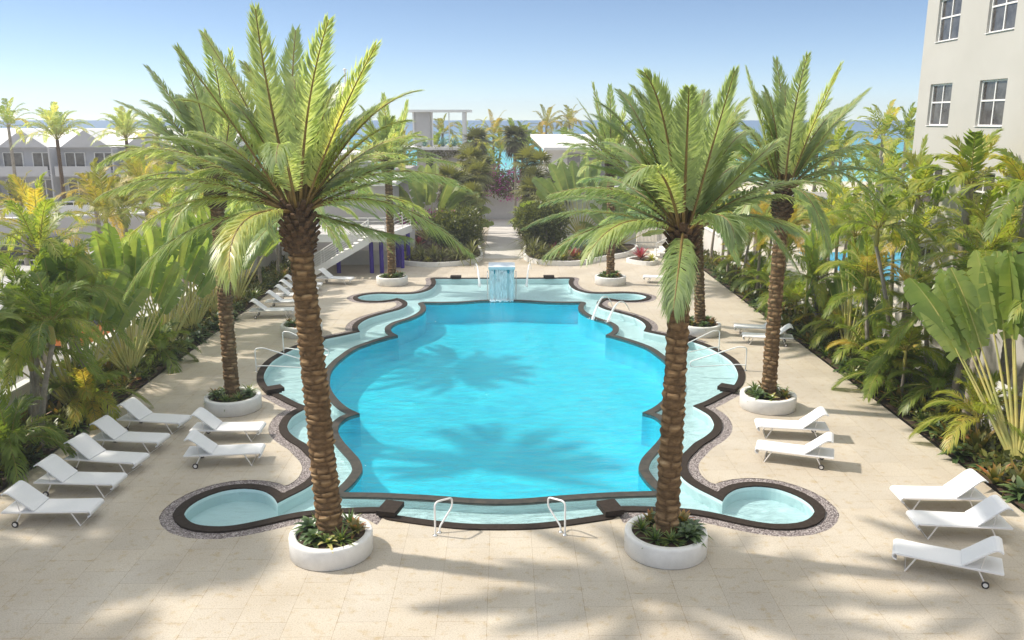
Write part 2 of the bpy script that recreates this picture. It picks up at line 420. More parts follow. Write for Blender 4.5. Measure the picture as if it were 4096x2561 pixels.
def contour(F):
    """longest closed zero contour of F (inside = negative), anticlockwise"""
    nx, ny = F.shape
    S = F < 0
    segs = {}
    idx = np.argwhere((S[:-1, :-1] | S[1:, :-1] | S[:-1, 1:] | S[1:, 1:]) & ~(S[:-1, :-1] & S[1:, :-1] & S[:-1, 1:] & S[1:, 1:]))
    def ept(i, j, ax):
        if ax == 0:
            t = F[i, j] / (F[i, j] - F[i + 1, j]); return (GX[i] + t * 0.075, GY[j])
        t = F[i, j] / (F[i, j] - F[i, j + 1]); return (GX[i], GY[j] + t * 0.075)
    for i, j in idx:
        a, b, c, d = S[i, j], S[i + 1, j], S[i + 1, j + 1], S[i, j + 1]
        E = []
        if a != b: E.append((i, j, 0))
        if b != c: E.append((i + 1, j, 1))
        if c != d: E.append((i, j + 1, 0))
        if d != a: E.append((i, j, 1))
        prs = [(E[0], E[1])] if len(E) == 2 else [(E[0], E[1]), (E[2], E[3])]
        for u, v in prs:
            segs.setdefault(u, []).append(v); segs.setdefault(v, []).append(u)
    best = []
    seen = set()
    for s in list(segs):
        if s in seen: continue
        path = [s]; seen.add(s); cur = s
        while True:
            nx_ = [v for v in segs[cur] if v not in seen]
            if not nx_: break
            cur = nx_[0]; seen.add(cur); path.append(cur)
        if len(path) > len(best): best = path
    l = np.array([ept(*e) for e in best])
    keep = [0]
    for i in range(1, len(l)):
        if np.linalg.norm(l[i] - l[keep[-1]]) > 0.045: keep.append(i)
    l = l[keep]
    area = 0.5 * np.sum(l[:, 0] * np.roll(l[:, 1], -1) - np.roll(l[:, 0], -1) * l[:, 1])
    return l if area > 0 else l[::-1]
def skirt(mb, loop, z0, z1, m=0, inward=True):
    n = len(loop)
    V = np.concatenate([np.c_[loop, np.full(n, z0)], np.c_[loop, np.full(n, z1)]])
    i = np.arange(n); k = (i + 1) % n
    F = np.stack([i, k, k + n, i + n], 1)
    if inward: F = F[:, ::-1]
    mb.add(V, F, m)
def flat(mb, loops, z, m=0):
    tri = tessellate_polygon([[Vector((p[0], p[1], 0)) for p in l] for l in loops])
    pts = np.array([(p[0], p[1], z) for l in loops for p in l])
    F = []
    for t in tri:
        a, b, c = (pts[i] for i in t)
        F.append(t if np.cross(b - a, c - a)[2] > 0 else (t[0], t[2], t[1]))
    mb.add(pts, F, m)

SD_OUT = sdf(LOOP_OUT[::2]); SD_IN = sdf(LOOP_IN[::2])
COPW = 0.25
L_COP = contour(SD_OUT - COPW)                       # outer edge of the dark coping
ay = np.abs(XX - AX)
gravel_w = np.where((ay > 2.75) & (YY < 27.25) | (YY > 33.95) & (ay > 3.2), 0.30, -0.06)
L_DECK = contour(SD_OUT - COPW - gravel_w)           # where the paving stops
L_GRAV = contour(SD_OUT - COPW - 0.36)
L_RING = contour(SD_IN - 0.27)                       # shelf side of the inner dark ring

# ---- ground, sea, roads
BEACH_Y = 131.0
m_, nt, out = new_mat('sandy_ground')
b = N(nt, "ShaderNodeBsdfPrincipled"); b.inputs["Roughness"].default_value = 0.95
tc = N(nt, "ShaderNodeTexCoord"); no = N(nt, "ShaderNodeTexNoise"); no.inputs["Scale"].default_value = 0.15; no.inputs["Detail"].default_value = 8
nt.links.new(tc.outputs["Object"], no.inputs["Vector"])
r = ramp(nt, no.outputs[0], [(0.3, (0.42, 0.38, 0.31)), (0.7, (0.56, 0.52, 0.44))])
nt.links.new(r.outputs[0], b.inputs["Base Color"]); nt.links.new(b.outputs[0], out.inputs[0])
M['ground'] = m_
sheet('ground', [[(-400, -60), (400, -60), (400, BEACH_Y), (-400, BEACH_Y)], [(-12.2, 14), (-12.2, 53), (12.0, 53), (12.0, 14)]], -0.25, M['ground'])

m_, nt, out = new_mat('sea_water')
b = N(nt, "ShaderNodeBsdfPrincipled"); b.inputs["Roughness"].default_value = 0.42; b.inputs["Specular IOR Level"].default_value = 0.12
tc = N(nt, "ShaderNodeTexCoord"); sx = N(nt, "ShaderNodeSeparateXYZ"); nt.links.new(tc.outputs["Object"], sx.inputs[0])
no = N(nt, "ShaderNodeTexNoise"); no.inputs["Scale"].default_value = 0.012; no.inputs["Detail"].default_value = 4
mp = N(nt, "ShaderNodeMapping"); mp.inputs["Scale"].default_value = (0.25, 1.0, 1.0)
nt.links.new(tc.outputs["Object"], mp.inputs[0]); nt.links.new(mp.outputs[0], no.inputs["Vector"])
lg = N(nt, "ShaderNodeMath"); lg.operation = 'LOGARITHM'; lg.inputs[1].default_value = 10.0
nt.links.new(sx.outputs[1], lg.inputs[0])
mr = N(nt, "ShaderNodeMapRange"); mr.inputs[1].default_value = 2.10; mr.inputs[2].default_value = 3.4
nt.links.new(lg.outputs[0], mr.inputs[0])
ma = N(nt, "ShaderNodeMath"); ma.operation = 'MULTIPLY_ADD'; ma.inputs[1].default_value = 0.22; ma.inputs[2].default_value = -0.11
nt.links.new(no.outputs[0], ma.inputs[0])
ad = N(nt, "ShaderNodeMath"); ad.operation = 'ADD'; nt.links.new(mr.outputs[0], ad.inputs[0]); nt.links.new(ma.outputs[0], ad.inputs[1])
r = ramp(nt, ad.outputs[0], [(0.0, (0.34, 0.60, 0.58)), (0.14, (0.11, 0.44, 0.48)), (0.32, (0.045, 0.31, 0.40)), (0.55, (0.012, 0.150, 0.30)), (0.85, (0.008, 0.100, 0.235)), (1.0, (0.010, 0.105, 0.25))])
nt.links.new(r.outputs[0], b.inputs["Base Color"])
wv = N(nt, "ShaderNodeTexNoise"); wv.inputs["Scale"].default_value = 0.25; wv.inputs["Detail"].default_value = 6
bp = N(nt, "ShaderNodeBump"); bp.inputs["Strength"].default_value = 0.3; bp.inputs["Distance"].default_value = 0.4
nt.links.new(mp.outputs[0], wv.inputs["Vector"]); nt.links.new(wv.outputs[0], bp.inputs["Height"]); nt.links.new(bp.outputs[0], b.inputs["Normal"])
nt.links.new(b.outputs[0], out.inputs[0])
M['sea'] = m_
sheet('sea', [[(-9000, 118), (9000, 118), (9000, 9000), (-9000, 9000)]], -0.9, M['sea'])
M['sand'] = mat('beach_sand', (0.55, 0.49, 0.39), 0.95, (0.64, 0.58, 0.47), 0.3)
sheet('beach', [[(-400, 112), (400, 112), (400, 130.5), (-400, 130.5)]], -0.245, M['sand'])
M['road'] = mat('pale_asphalt', (0.40, 0.39, 0.385), 0.95, (0.48, 0.47, 0.46), 0.5, 0.2, 30)
sheet('road', [[(-60, -20), (-15.2, -20), (-15.2, 62), (-60, 62)]], -0.245, M['road'])

# ---- pool deck: limestone pavers
m_, nt, out = new_mat('limestone_pavers')
b = N(nt, "ShaderNodeBsdfPrincipled"); b.inputs["Roughness"].default_value = 0.62; b.inputs["Specular IOR Level"].default_value = 0.3
tc = N(nt, "ShaderNodeTexCoord")
br = N(nt, "ShaderNodeTexBrick"); br.offset = 0.5; br.squash = 1.0
br.inputs["Scale"].default_value = 1.0; br.inputs["Brick Width"].default_value = 0.92; br.inputs["Row Height"].default_value = 0.92
br.inputs["Mortar Size"].default_value = 0.0065; br.inputs["Mortar Smooth"].default_value = 0.6; br.inputs["Bias"].default_value = 0.0
br.inputs["Color1"].default_value = (0, 0, 0, 1); br.inputs["Color2"].default_value = (1, 1, 1, 1)
mp = N(nt, "ShaderNodeMapping"); mp.inputs["Rotation"].default_value = (0, 0, PI / 2); mp.inputs["Location"].default_value = (0.17, 0.33, 0)
nt.links.new(tc.outputs["Object"], mp.inputs[0]); nt.links.new(mp.outputs[0], br.inputs["Vector"])
n1 = N(nt, "ShaderNodeTexNoise"); n1.inputs["Scale"].default_value = 0.55; n1.inputs["Detail"].default_value = 7
n2 = N(nt, "ShaderNodeTexNoise"); n2.inputs["Scale"].default_value = 34; n2.inputs["Detail"].default_value = 4; n2.inputs["Roughness"].default_value = 0.8
n3 = N(nt, "ShaderNodeTexNoise"); n3.inputs["Scale"].default_value = 5.0; n3.inputs["Detail"].default_value = 6
for n_ in (n1, n2, n3): nt.links.new(tc.outputs["Object"], n_.inputs["Vector"])
r1 = ramp(nt, n1.outputs[0], [(0.3, (0.445, 0.392, 0.318)), (0.7, (0.535, 0.488, 0.415))])
r2 = ramp(nt, n2.outputs[0], [(0.32, (0.60, 0.57, 0.53)), (0.5, (1, 1, 1)), (0.70, (1.16, 1.15, 1.12))])
mx = N(nt, "ShaderNodeMix"); mx.data_type = 'RGBA'; mx.blend_type = 'MULTIPLY'; mx.inputs[0].default_value = 0.85
nt.links.new(r1.outputs[0], mx.inputs[6]); nt.links.new(r2.outputs[0], mx.inputs[7])
tone = ramp(nt, br.outputs[0], [(0, (0.955, 0.955, 0.96)), (1, (1.03, 1.02, 1.0))])
mt = N(nt, "ShaderNodeMix"); mt.data_type = 'RGBA'; mt.blend_type = 'MULTIPLY'; mt.inputs[0].default_value = 1.0
nt.links.new(mx.outputs[2], mt.inputs[6]); nt.links.new(tone.outputs[0], mt.inputs[7])
st = ramp(nt, n3.outputs[0], [(0.54, (1, 1, 1)), (0.74, (0.86, 0.77, 0.60))])
ms = N(nt, "ShaderNodeMix"); ms.data_type = 'RGBA'; ms.blend_type = 'MULTIPLY'; ms.inputs[0].default_value = 0.8
nt.links.new(mt.outputs[2], ms.inputs[6]); nt.links.new(st.outputs[0], ms.inputs[7])
mo = N(nt, "ShaderNodeMix"); mo.data_type = 'RGBA'
jn = N(nt, "ShaderNodeMath"); jn.operation = 'MULTIPLY'
jr = ramp(nt, n3.outputs[0], [(0.35, (0.30, 0.30, 0.30)), (0.65, (0.95, 0.95, 0.95))])
nt.links.new(br.outputs[1], jn.inputs[0]); nt.links.new(jr.outputs[0], jn.inputs[1])
nt.links.new(jn.outputs[0], mo.inputs[0]); nt.links.new(ms.outputs[2], mo.inputs[6]); mo.inputs[7].default_value = (0.26, 0.19, 0.115, 1)
nt.links.new(mo.outputs[2], b.inputs["Base Color"])
bp = N(nt, "ShaderNodeBump"); bp.inputs["Strength"].default_value = 0.25; bp.inputs["Distance"].default_value = 0.01
nt.links.new(n2.outputs[0], bp.inputs["Height"]); nt.links.new(bp.outputs[0], b.inputs["Normal"])
nt.links.new(b.outputs[0], out.inputs[0])
M['deck'] = m_
sheet('pool_deck', [[(-12.5, 2), (12.2, 2), (12.2, 56), (-12.5, 56)], L_DECK[::-1]], 0.0, M['deck'])
mb = MB()
flat(mb, [[(-60, -25), (-12.51, -25), (-12.51, 1.99), (-60, 1.99)]], -0.02)
M['path'] = mat('pale_gravel_path', (0.50, 0.475, 0.44), 0.95, (0.66, 0.63, 0.59), 16, 0.6, 60)
sheet('path', [[(-1.35, 56.0), (1.25, 56.0), (1.1, 79.0), (-1.25, 79.0)]], 0.002, M['path'])
sheet('garden_ground', [[(-14.2, 56.01), (-1.36, 56.01), (-1.26, 79.0), (-14.2, 79.0)]], -0.01, M['deck'])
sheet('garden_ground', [[(1.26, 56.01), (14.0, 56.01), (14.0, 79.0), (1.11, 79.0)]], -0.01, M['deck'])
mbs = sheet('planting_bed', [[(-14.35, 8), (-12.56, 8), (-12.56, 60), (-14.35, 60)]], 0.035, M['soil'])
sheet('planting_bed', [[(12.26, 8), (14.15, 8), (14.15, 60), (12.26, 60)]], 0.035, M['soil'])

# ---- gravel strip
m_, nt, out = new_mat('mauve_gravel')
b = N(nt, "ShaderNodeBsdfPrincipled"); b.inputs["Roughness"].default_value = 0.85
tc = N(nt, "ShaderNodeTexCoord"); vo = N(nt, "ShaderNodeTexVoronoi"); vo.inputs["Scale"].default_value = 27
nt.links.new(tc.outputs["Object"], vo.inputs["Vector"])
sp = N(nt, "ShaderNodeSeparateColor"); nt.links.new(vo.outputs["Color"], sp.inputs[0])
r = ramp(nt, sp.outputs[0], [(0.0, (0.21, 0.18, 0.18)), (0.5, (0.36, 0.315, 0.31)), (0.85, (0.48, 0.43, 0.42)), (1.0, (0.62, 0.58, 0.56))])
dk = ramp(nt, vo.outputs["Distance"], [(0.35, (1, 1, 1)), (0.75, (0.45, 0.42, 0.42))])
mx = N(nt, "ShaderNodeMix"); mx.data_type = 'RGBA'; mx.blend_type = 'MULTIPLY'; mx.inputs[0].default_value = 1.0
nt.links.new(r.outputs[0], mx.inputs[6]); nt.links.new(dk.outputs[0], mx.inputs[7]); nt.links.new(mx.outputs[2], b.inputs["Base Color"])
bp = N(nt, "ShaderNodeBump"); bp.inputs["Strength"].default_value = 1.0; bp.inputs["Distance"].default_value = 0.04; bp.invert = True
nt.links.new(vo.outputs["Distance"], bp.inputs["Height"]); nt.links.new(bp.outputs[0], b.inputs["Normal"]); nt.links.new(b.outputs[0], out.inputs[0])
M['gravel'] = m_

# ---- the pool itself
def tile_mat(name, c, c2):
    m, nt, out = new_mat(name)
    b = N(nt, "ShaderNodeBsdfPrincipled"); b.inputs["Roughness"].default_value = 0.5
    tc = N(nt, "ShaderNodeTexCoord"); no = N(nt, "ShaderNodeTexNoise"); no.inputs["Scale"].default_value = 0.9; no.inputs["Detail"].default_value = 5
    mp = N(nt, "ShaderNodeMapping"); mp.inputs["Scale"].default_value = (0.8, 2.4, 1)
    nt.links.new(tc.outputs["Object"], mp.inputs[0]); nt.links.new(mp.outputs[0], no.inputs["Vector"])
    r = ramp(nt, no.outputs[0], [(0.3, c), (0.7, c2)])
    nt.links.new(r.outputs[0], b.inputs["Base Color"]); nt.links.new(b.outputs[0], out.inputs[0])
    return m
M['deep'] = tile_mat('turquoise_pool_plaster', (0.026, 0.66, 0.90), (0.045, 0.82, 0.97))
M['shelf'] = tile_mat('pale_pool_plaster', (0.62, 0.80, 0.82), (0.66, 0.84, 0.86))
Z_WATER = -0.085; Z_RING = -0.062; Z_SHELF = -0.32; Z_DEEP = -1.15
pool = thing('swimming_pool', 'large scalloped swimming pool with turquoise deep basin and dark stone edge', 'swimming pool', (0, 0, 0))
mb = MB()
flat(mb, [LOOP_OUT, L_RING[::-1]], Z_SHELF)
skirt(mb, LOOP_OUT, Z_SHELF, 0.0)
skirt(mb, L_RING, Z_SHELF, Z_RING - 0.06, inward=False)
mb.build('shallow_shelf', M['shelf'], pool)
mb = MB()
flat(mb, [LOOP_IN], Z_DEEP)
skirt(mb, LOOP_IN, Z_DEEP, Z_RING - 0.12)
mb.build('deep_basin', M['deep'], pool)
mb = MB()
flat(mb, [L_RING, LOOP_IN[::-1]], Z_RING)
skirt(mb, L_RING, Z_RING - 0.06, Z_RING, inward=False)
skirt(mb, LOOP_IN, Z_RING - 0.12, Z_RING)
mb.build('inner_coping', M['coping_wet'], pool)
mb = MB()
flat(mb, [L_COP, LOOP_OUT[::-1]], 0.035)
skirt(mb, L_COP, -0.1, 0.035, inward=False)
skirt(mb, LOOP_OUT, 0.0, 0.035)
mb.build('outer_coping', M['coping'], pool)
mb = MB()
flat(mb, [L_GRAV, L_COP[::-1]], -0.012)
mb.build('gravel_strip', M['gravel'], pool)

def water_mat(name, tint, cloud, ccol):
    m, nt, out = new_mat(name)
    tr = N(nt, "ShaderNodeBsdfTransparent"); tr.inputs[0].default_value = rgba(tint)
    gl = N(nt, "ShaderNodeBsdfGlossy"); gl.inputs["Roughness"].default_value = 0.035
    df = N(nt, "ShaderNodeBsdfDiffuse"); df.inputs[0].default_value = rgba(ccol)
    fr = N(nt, "ShaderNodeFresnel"); fr.inputs[0].default_value = 1.33
    tc = N(nt, "ShaderNodeTexCoord"); mp = N(nt, "ShaderNodeMapping"); mp.inputs["Scale"].default_value = (0.75, 2.1, 1)
    no = N(nt, "ShaderNodeTexNoise"); no.inputs["Scale"].default_value = 1.9; no.inputs["Detail"].default_value = 6; no.inputs["Roughness"].default_value = 0.6; no.inputs["Distortion"].default_value = 0.6
    bp = N(nt, "ShaderNodeBump"); bp.inputs["Strength"].default_value = 0.9; bp.inputs["Distance"].default_value = 0.17
    nt.links.new(tc.outputs["Object"], mp.inputs[0]); nt.links.new(mp.outputs[0], no.inputs["Vector"]); nt.links.new(no.outputs[0], bp.inputs["Height"])
    nt.links.new(bp.outputs[0], gl.inputs["Normal"]); nt.links.new(bp.outputs[0], fr.inputs["Normal"]); nt.links.new(bp.outputs[0], df.inputs["Normal"])
    ml = N(nt, "ShaderNodeMath"); ml.operation = 'MULTIPLY'; ml.inputs[1].default_value = 0.72
    nt.links.new(fr.outputs[0], ml.inputs[0])
    m0 = N(nt, "ShaderNodeMixShader"); m0.inputs[0].default_value = cloud
    nt.links.new(tr.outputs[0], m0.inputs[1]); nt.links.new(df.outputs[0], m0.inputs[2])
    ms = N(nt, "ShaderNodeMixShader")
    nt.links.new(ml.outputs[0], ms.inputs[0]); nt.links.new(m0.outputs[0], ms.inputs[1]); nt.links.new(gl.outputs[0], ms.inputs[2]); nt.links.new(ms.outputs[0], out.inputs[0])
    return m
M['water_deep'] = water_mat('deep_pool_water', (0.80, 0.98, 0.99), 0.13, (0.03, 0.62, 0.84))
M['water_shelf'] = water_mat('shallow_pool_water', (0.90, 0.98, 0.99), 0.05, (0.6, 0.85, 0.88))
sheet('pool_water', [LOOP_IN], Z_WATER, M['water_deep'])
sheet('pool_water', [LOOP_OUT, LOOP_IN[::-1]], Z_WATER, M['water_shelf'])

# dark stone blocks set across the coping
def stone_block(x, y, rz, label):
    t = MB()
    t.box((0, 0, 0.115), (0.46, 0.62, 0.12), 0)
    t.box((0, -0.02, 0.03), (0.38, 0.5, 0.06), 0)
    o = t.build('stone_block', M['coping'])
    o.location = (x, y, 0); o.rotation_euler = (0, 0, rz)
    tag(o, label, 'stone block', 'dark stone blocks on the pool edge')
    return o
for sx_, side in ((1, 'right'), (-1, 'left')):
    stone_block(AX + sx_ * 2.58, 18.42, sx_ * R_(14), f'dark stone block on the front pool edge, right of the two handrails' if sx_ > 0 else 'dark stone block on the front pool edge, beside the nearest left planter')
    stone_block(AX + sx_ * 7.72, 27.55, sx_ * R_(58), f'dark stone block where the bay of the pool starts, by the second {side} planter')
    stone_block(AX + sx_ * 7.72, 34.25, -sx_ * R_(58), f'dark stone block on the {side} pool edge, before the third {side} planter')
    stone_block(AX + sx_ * 2.7, 48.60, R_(90), f'dark stone block on the far pool edge, {side} of the fountain')

# ================================================================ PLANT BUILDERS
def nrm(v): return v / (np.linalg.norm(v, axis=-1, keepdims=True) + 1e-9)
def frond(mb, p0, mid, tip, rng, n=60, ll=0.5, lw=0.036, start=0.12, droop=0.35, vee=0.35, ang=(62, 28), tint=0.5, mats=(0, 1), rach=0.03, side=None, segs=10, base_y=0.26, fray=0.12, ends=(0.55, 0.34)):
    """feather frond on a curved stalk from p0 through mid to tip"""
    p0, mid, tip = (np.asarray(v, float) for v in (p0, mid, tip))
    c = 2 * mid - 0.5 * (p0 + tip)
    B = lambda t: ((1 - t) ** 2)[:, None] * p0 + (2 * t * (1 - t))[:, None] * c + (t ** 2)[:, None] * tip
    ts = np.linspace(0, 1, segs + 1)
    mb.tube(B(ts), rach * (1.0 - 0.85 * ts) + 0.003, 4, mats[1], 0.5, caps=False)
    t = np.linspace(start, 0.995, n)
    t = np.repeat(t, 2) + rng.normal(0, 0.25 / n, 2 * n)
    t = np.clip(t, start * 0.8, 1.0)
    sg = np.tile([1.0, -1.0], n)
    P = B(t)
    T = nrm((2 * (1 - t))[:, None] * (c - p0) + (2 * t)[:, None] * (tip - c))
    h = tip - p0; h = np.array([h[0], h[1], 0.0])
    if side is None:
        s = np.array([h[1], -h[0], 0.0]) if np.linalg.norm(h) > 1e-3 else np.array([1.0, 0, 0])
    else:
        s = np.asarray(side, float)
    s = s / np.linalg.norm(s)
    S = nrm(s - (T @ s)[:, None] * T)
    Nn = np.cross(S, T)
    u = (t - start) / (1 - start)
    a = R_(1) * (ang[0] + (ang[1] - ang[0]) * u + rng.normal(0, 6, 2 * n))
    v = vee * (1.0 - 0.6 * u) + rng.normal(0, fray, 2 * n)
    d = T * np.cos(a)[:, None] + S * (sg * np.sin(a) * np.cos(v))[:, None] + Nn * (np.sin(a) * np.sin(v))[:, None]
    prof = np.minimum(1.0, ends[0] + u / 0.22 * (1 - ends[0])) * (1 - (1 - ends[1]) * np.clip((u - 0.55) / 0.45, 0, 1) ** 1.5)
    L = ll * prof * (1 + rng.normal(0, 0.07, 2 * n))
    g = droop * (0.5 + 0.8 * rng.random(2 * n))
    p1 = P + d * (L * 0.45)[:, None]; p1[:, 2] -= g * L * 0.12
    p2 = P + nrm(d + 0.35 * T) * L[:, None]; p2[:, 2] -= g * L * 0.62
    W = nrm(np.cross(d, Nn)) * (lw * 0.5 * (0.7 + 0.3 * prof))[:, None]
    V = np.stack([P - W * 0.45, P + W * 0.45, p1 - W, p1 + W, p2], 1).reshape(-1, 3)
    k = np.arange(2 * n) * 5
    tt = np.clip(tint + rng.normal(0, 0.07, 2 * n), 0, 1)
    tv = np.stack([tt + base_y, tt + base_y, tt + 0.08, tt + 0.08, tt - 0.05], 1).ravel()
    off = mb.n
    mb.add(V, np.stack([k, k + 1, k + 3, k + 2], 1), mats[0], np.clip(tv, 0, 1), True)
    mb.F.append((np.stack([k + 2, k + 3, k + 4], 1) + off, mats[0], True))
def auto_frond(mb, base, az, el, L, rng, sag=0.55, r0=0.12, **kw):
    """frond leaving base at azimuth az, elevation el; long fronds arch over"""
    hd = np.array([math.cos(az), math.sin(az), 0.0])
    p0 = np.asarray(base, float) + hd * r0
    d0 = hd * math.cos(el) + np.array([0, 0, math.sin(el)])
    s = sag * (0.25 + 0.75 * math.cos(el))
    mid = p0 + d0 * L * 0.52 + np.array([0, 0, -0.10 * s * L])
    tip = p0 + d0 * L * 0.92 + hd * L * 0.06 * max(math.sin(el), 0) + np.array([0, 0, -0.62 * s * L])
    frond(mb, p0, mid, tip, rng, **kw)

def booted_trunk(base, top, r0, r1, rng, row=0.13, nb=6, lean_mid=None, na=60):
    """date-palm trunk: rows of overlapping leaf-base scars"""
    base = np.asarray(base, float); top = np.asarray(top, float)
    H = np.linalg.norm(top - base)
    rows = int(H / row)
    sub = 4
    mid = (base + top) / 2 if lean_mid is None else np.asarray(lean_mid, float)
    c = 2 * mid - 0.5 * (base + top)
    n = rows * sub + 1
    t = np.linspace(0, 1, n)
    C = ((1 - t) ** 2)[:, None] * base + (2 * t * (1 - t))[:, None] * c + (t ** 2)[:, None] * top
    a = np.arange(na) * 2 * PI / na
    k = np.arange(n) // sub
    fr = (np.arange(n) % sub) / sub
    rr = r0 + (r1 - r0) * t
    jit = rng.random((rows + 2, nb)) * 0.95 + 0.4
    wob = rng.normal(0, 1, rows + 2)
    V = []; tint = []
    for i in range(n):
        u = (a * nb / (2 * PI) + 0.5 * (k[i] % 2) + 0.13 * k[i] + 0.35 * wob[min(k[i], rows)]) % nb
        cell = u.astype(int) % nb
        x = np.abs((u % 1) - 0.5) * 2
        bump = (1 - x ** 3) ** 0.8 * jit[min(k[i], rows), cell]
        saw = [0.05, 0.55, 1.0, 0.72][i % sub]
        r = rr[i] * (0.87 + 0.19 * saw * bump)
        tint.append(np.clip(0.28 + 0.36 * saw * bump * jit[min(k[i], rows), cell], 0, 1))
        V.append(np.stack([C[i, 0] + r * np.cos(a), C[i, 1] + r * np.sin(a), np.full(na, C[i, 2]) + 0.03 * bump * saw + 0.02 * np.sin(a + 2.1 * k[i]) + 0.02 * np.sin(2 * a + wob[min(k[i], rows)] * 3)], 1))
    V = np.concatenate(V)
    i, j = np.meshgrid(np.arange(n - 1), np.arange(na), indexing='ij'); i = i.ravel(); j = j.ravel(); kk = (j + 1) % na
    mb = MB()
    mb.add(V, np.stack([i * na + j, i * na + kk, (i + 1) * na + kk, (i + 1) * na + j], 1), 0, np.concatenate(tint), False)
    return mb
def boot_collar(c, r, h, rng, n=90):
    """swollen collar of cut leaf stubs under the crown"""
    mb = MB()
    c = np.asarray(c, float)
    prof = [(r * 0.62, -h * 0.5), (r * 0.9, -h * 0.38), (r * 1.0, -h * 0.12), (r * 0.95, h * 0.15), (r * 0.7, h * 0.38), (r * 0.4, h * 0.55), (0.02, h * 0.6)]
    mb.lathe(prof, c, 18, 0, True)
    for i in range(n):
        az = i * 2.39996; z = -h * 0.45 + h * 0.95 * (i / n)
        rz = r * (0.62 + 0.42 * math.sin(PI * min(1, max(0, (z / h + 0.5) * 0.9 + 0.08))))
        hd = np.array([math.cos(az), math.sin(az), 0.0]); sd = np.array([-math.sin(az), math.cos(az), 0.0])
        p = c + hd * rz * 0.93 + np.array([0, 0, z])
        up = 0.5 + 0.9 * i / n
        d = nrm(hd + np.array([0, 0, up])); L = 0.07 + 0.10 * rng.random() * (0.6 + 1.2 * i / n); w = 0.048 + 0.025 * rng.random()
        q = nrm(np.cross(sd, d)) * 0.022
        V = [p - sd * w - q, p + sd * w - q, p + sd * w + q, p - sd * w + q]
        e = p + d * L
        V += [e - sd * w * .65 - q, e + sd * w * .65 - q, e + sd * w * .65 + q, e - sd * w * .65 + q]
        mb.add(V, [[0, 3, 2, 1], [4, 5, 6, 7], [0, 1, 5, 4], [1, 2, 6, 5], [2, 3, 7, 6], [3, 0, 4, 7]], 0)
    return mb

def date_palm(label, group, x, y, z0, crown_px, traced, fill, seed, r0=0.25, row=0.13, nb=6, n=70, ll=0.50, lw=0.036, L=3.9, back_only=True, top=None, base_off=(0, 0)):
    """tall date palm standing at x,y; crown base measured on the photo at the trunk's own distance"""
    rng = np.random.default_rng(seed)
    cb = atY(crown_px[0], crown_px[1], y) if top is None else np.asarray(top, float)
    root = thing('date_palm', label, 'palm tree', (x, y, z0), 0, group)
    o = np.array([x, y, z0])
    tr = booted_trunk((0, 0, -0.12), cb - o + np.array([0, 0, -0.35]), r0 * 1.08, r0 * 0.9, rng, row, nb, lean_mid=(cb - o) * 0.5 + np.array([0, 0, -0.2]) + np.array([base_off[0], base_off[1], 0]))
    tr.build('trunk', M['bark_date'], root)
    boot_collar(cb - o + np.array([0, 0, -0.38]), r0 * 1.17, 0.95, rng).build('boot_collar', M['boot'], root)
    mb = MB()
    for f in traced:
        (mx, my), (tx, ty), dy = f[:3]
        md = f[3] if len(f) > 3 else dy * 0.5
        tp = atY(tx, ty, y + dy) - o; mi = atY(mx, my, y + md) - o
        h = tp - (cb - o); h[2] = 0
        hn = h / (np.linalg.norm(h) + 1e-6)
        p0 = cb - o + hn * 0.13
        frond(mb, p0, mi, tp, rng, n=n, ll=ll * (0.95 + 0.1 * rng.random()), lw=lw, tint=0.30 + 0.35 * rng.random(), droop=0.25 if tp[2] > mi[2] else 0.75, vee=0.30, rach=0.032)
    k = 0
    for i in range(fill):
        f = (i + 0.5) / fill
        el = R_(82 - (74 if traced else 90) * f ** 1.15 + rng.normal(0, 4))
        az = i * 2.39996 + rng.normal(0, 0.2)
        if back_only:
            az = (az % PI)                       # keep the untraced fronds on the far half
        auto_frond(mb, cb - o + np.array([0, 0, 0.12 * (1 - f)]), az, el, L * (0.85 + 0.2 * rng.random()) * (0.8 + 0.2 * math.cos(el)), rng, sag=0.42 if traced else 0.55, n=int(n * 0.8), ll=ll * 0.92, lw=lw * 1.1, tint=0.25 + 0.4 * rng.random(), rach=0.03, droop=0.5)
    mb.build('crown', [M['date_leaf'], M['rachis']], root)
    return root

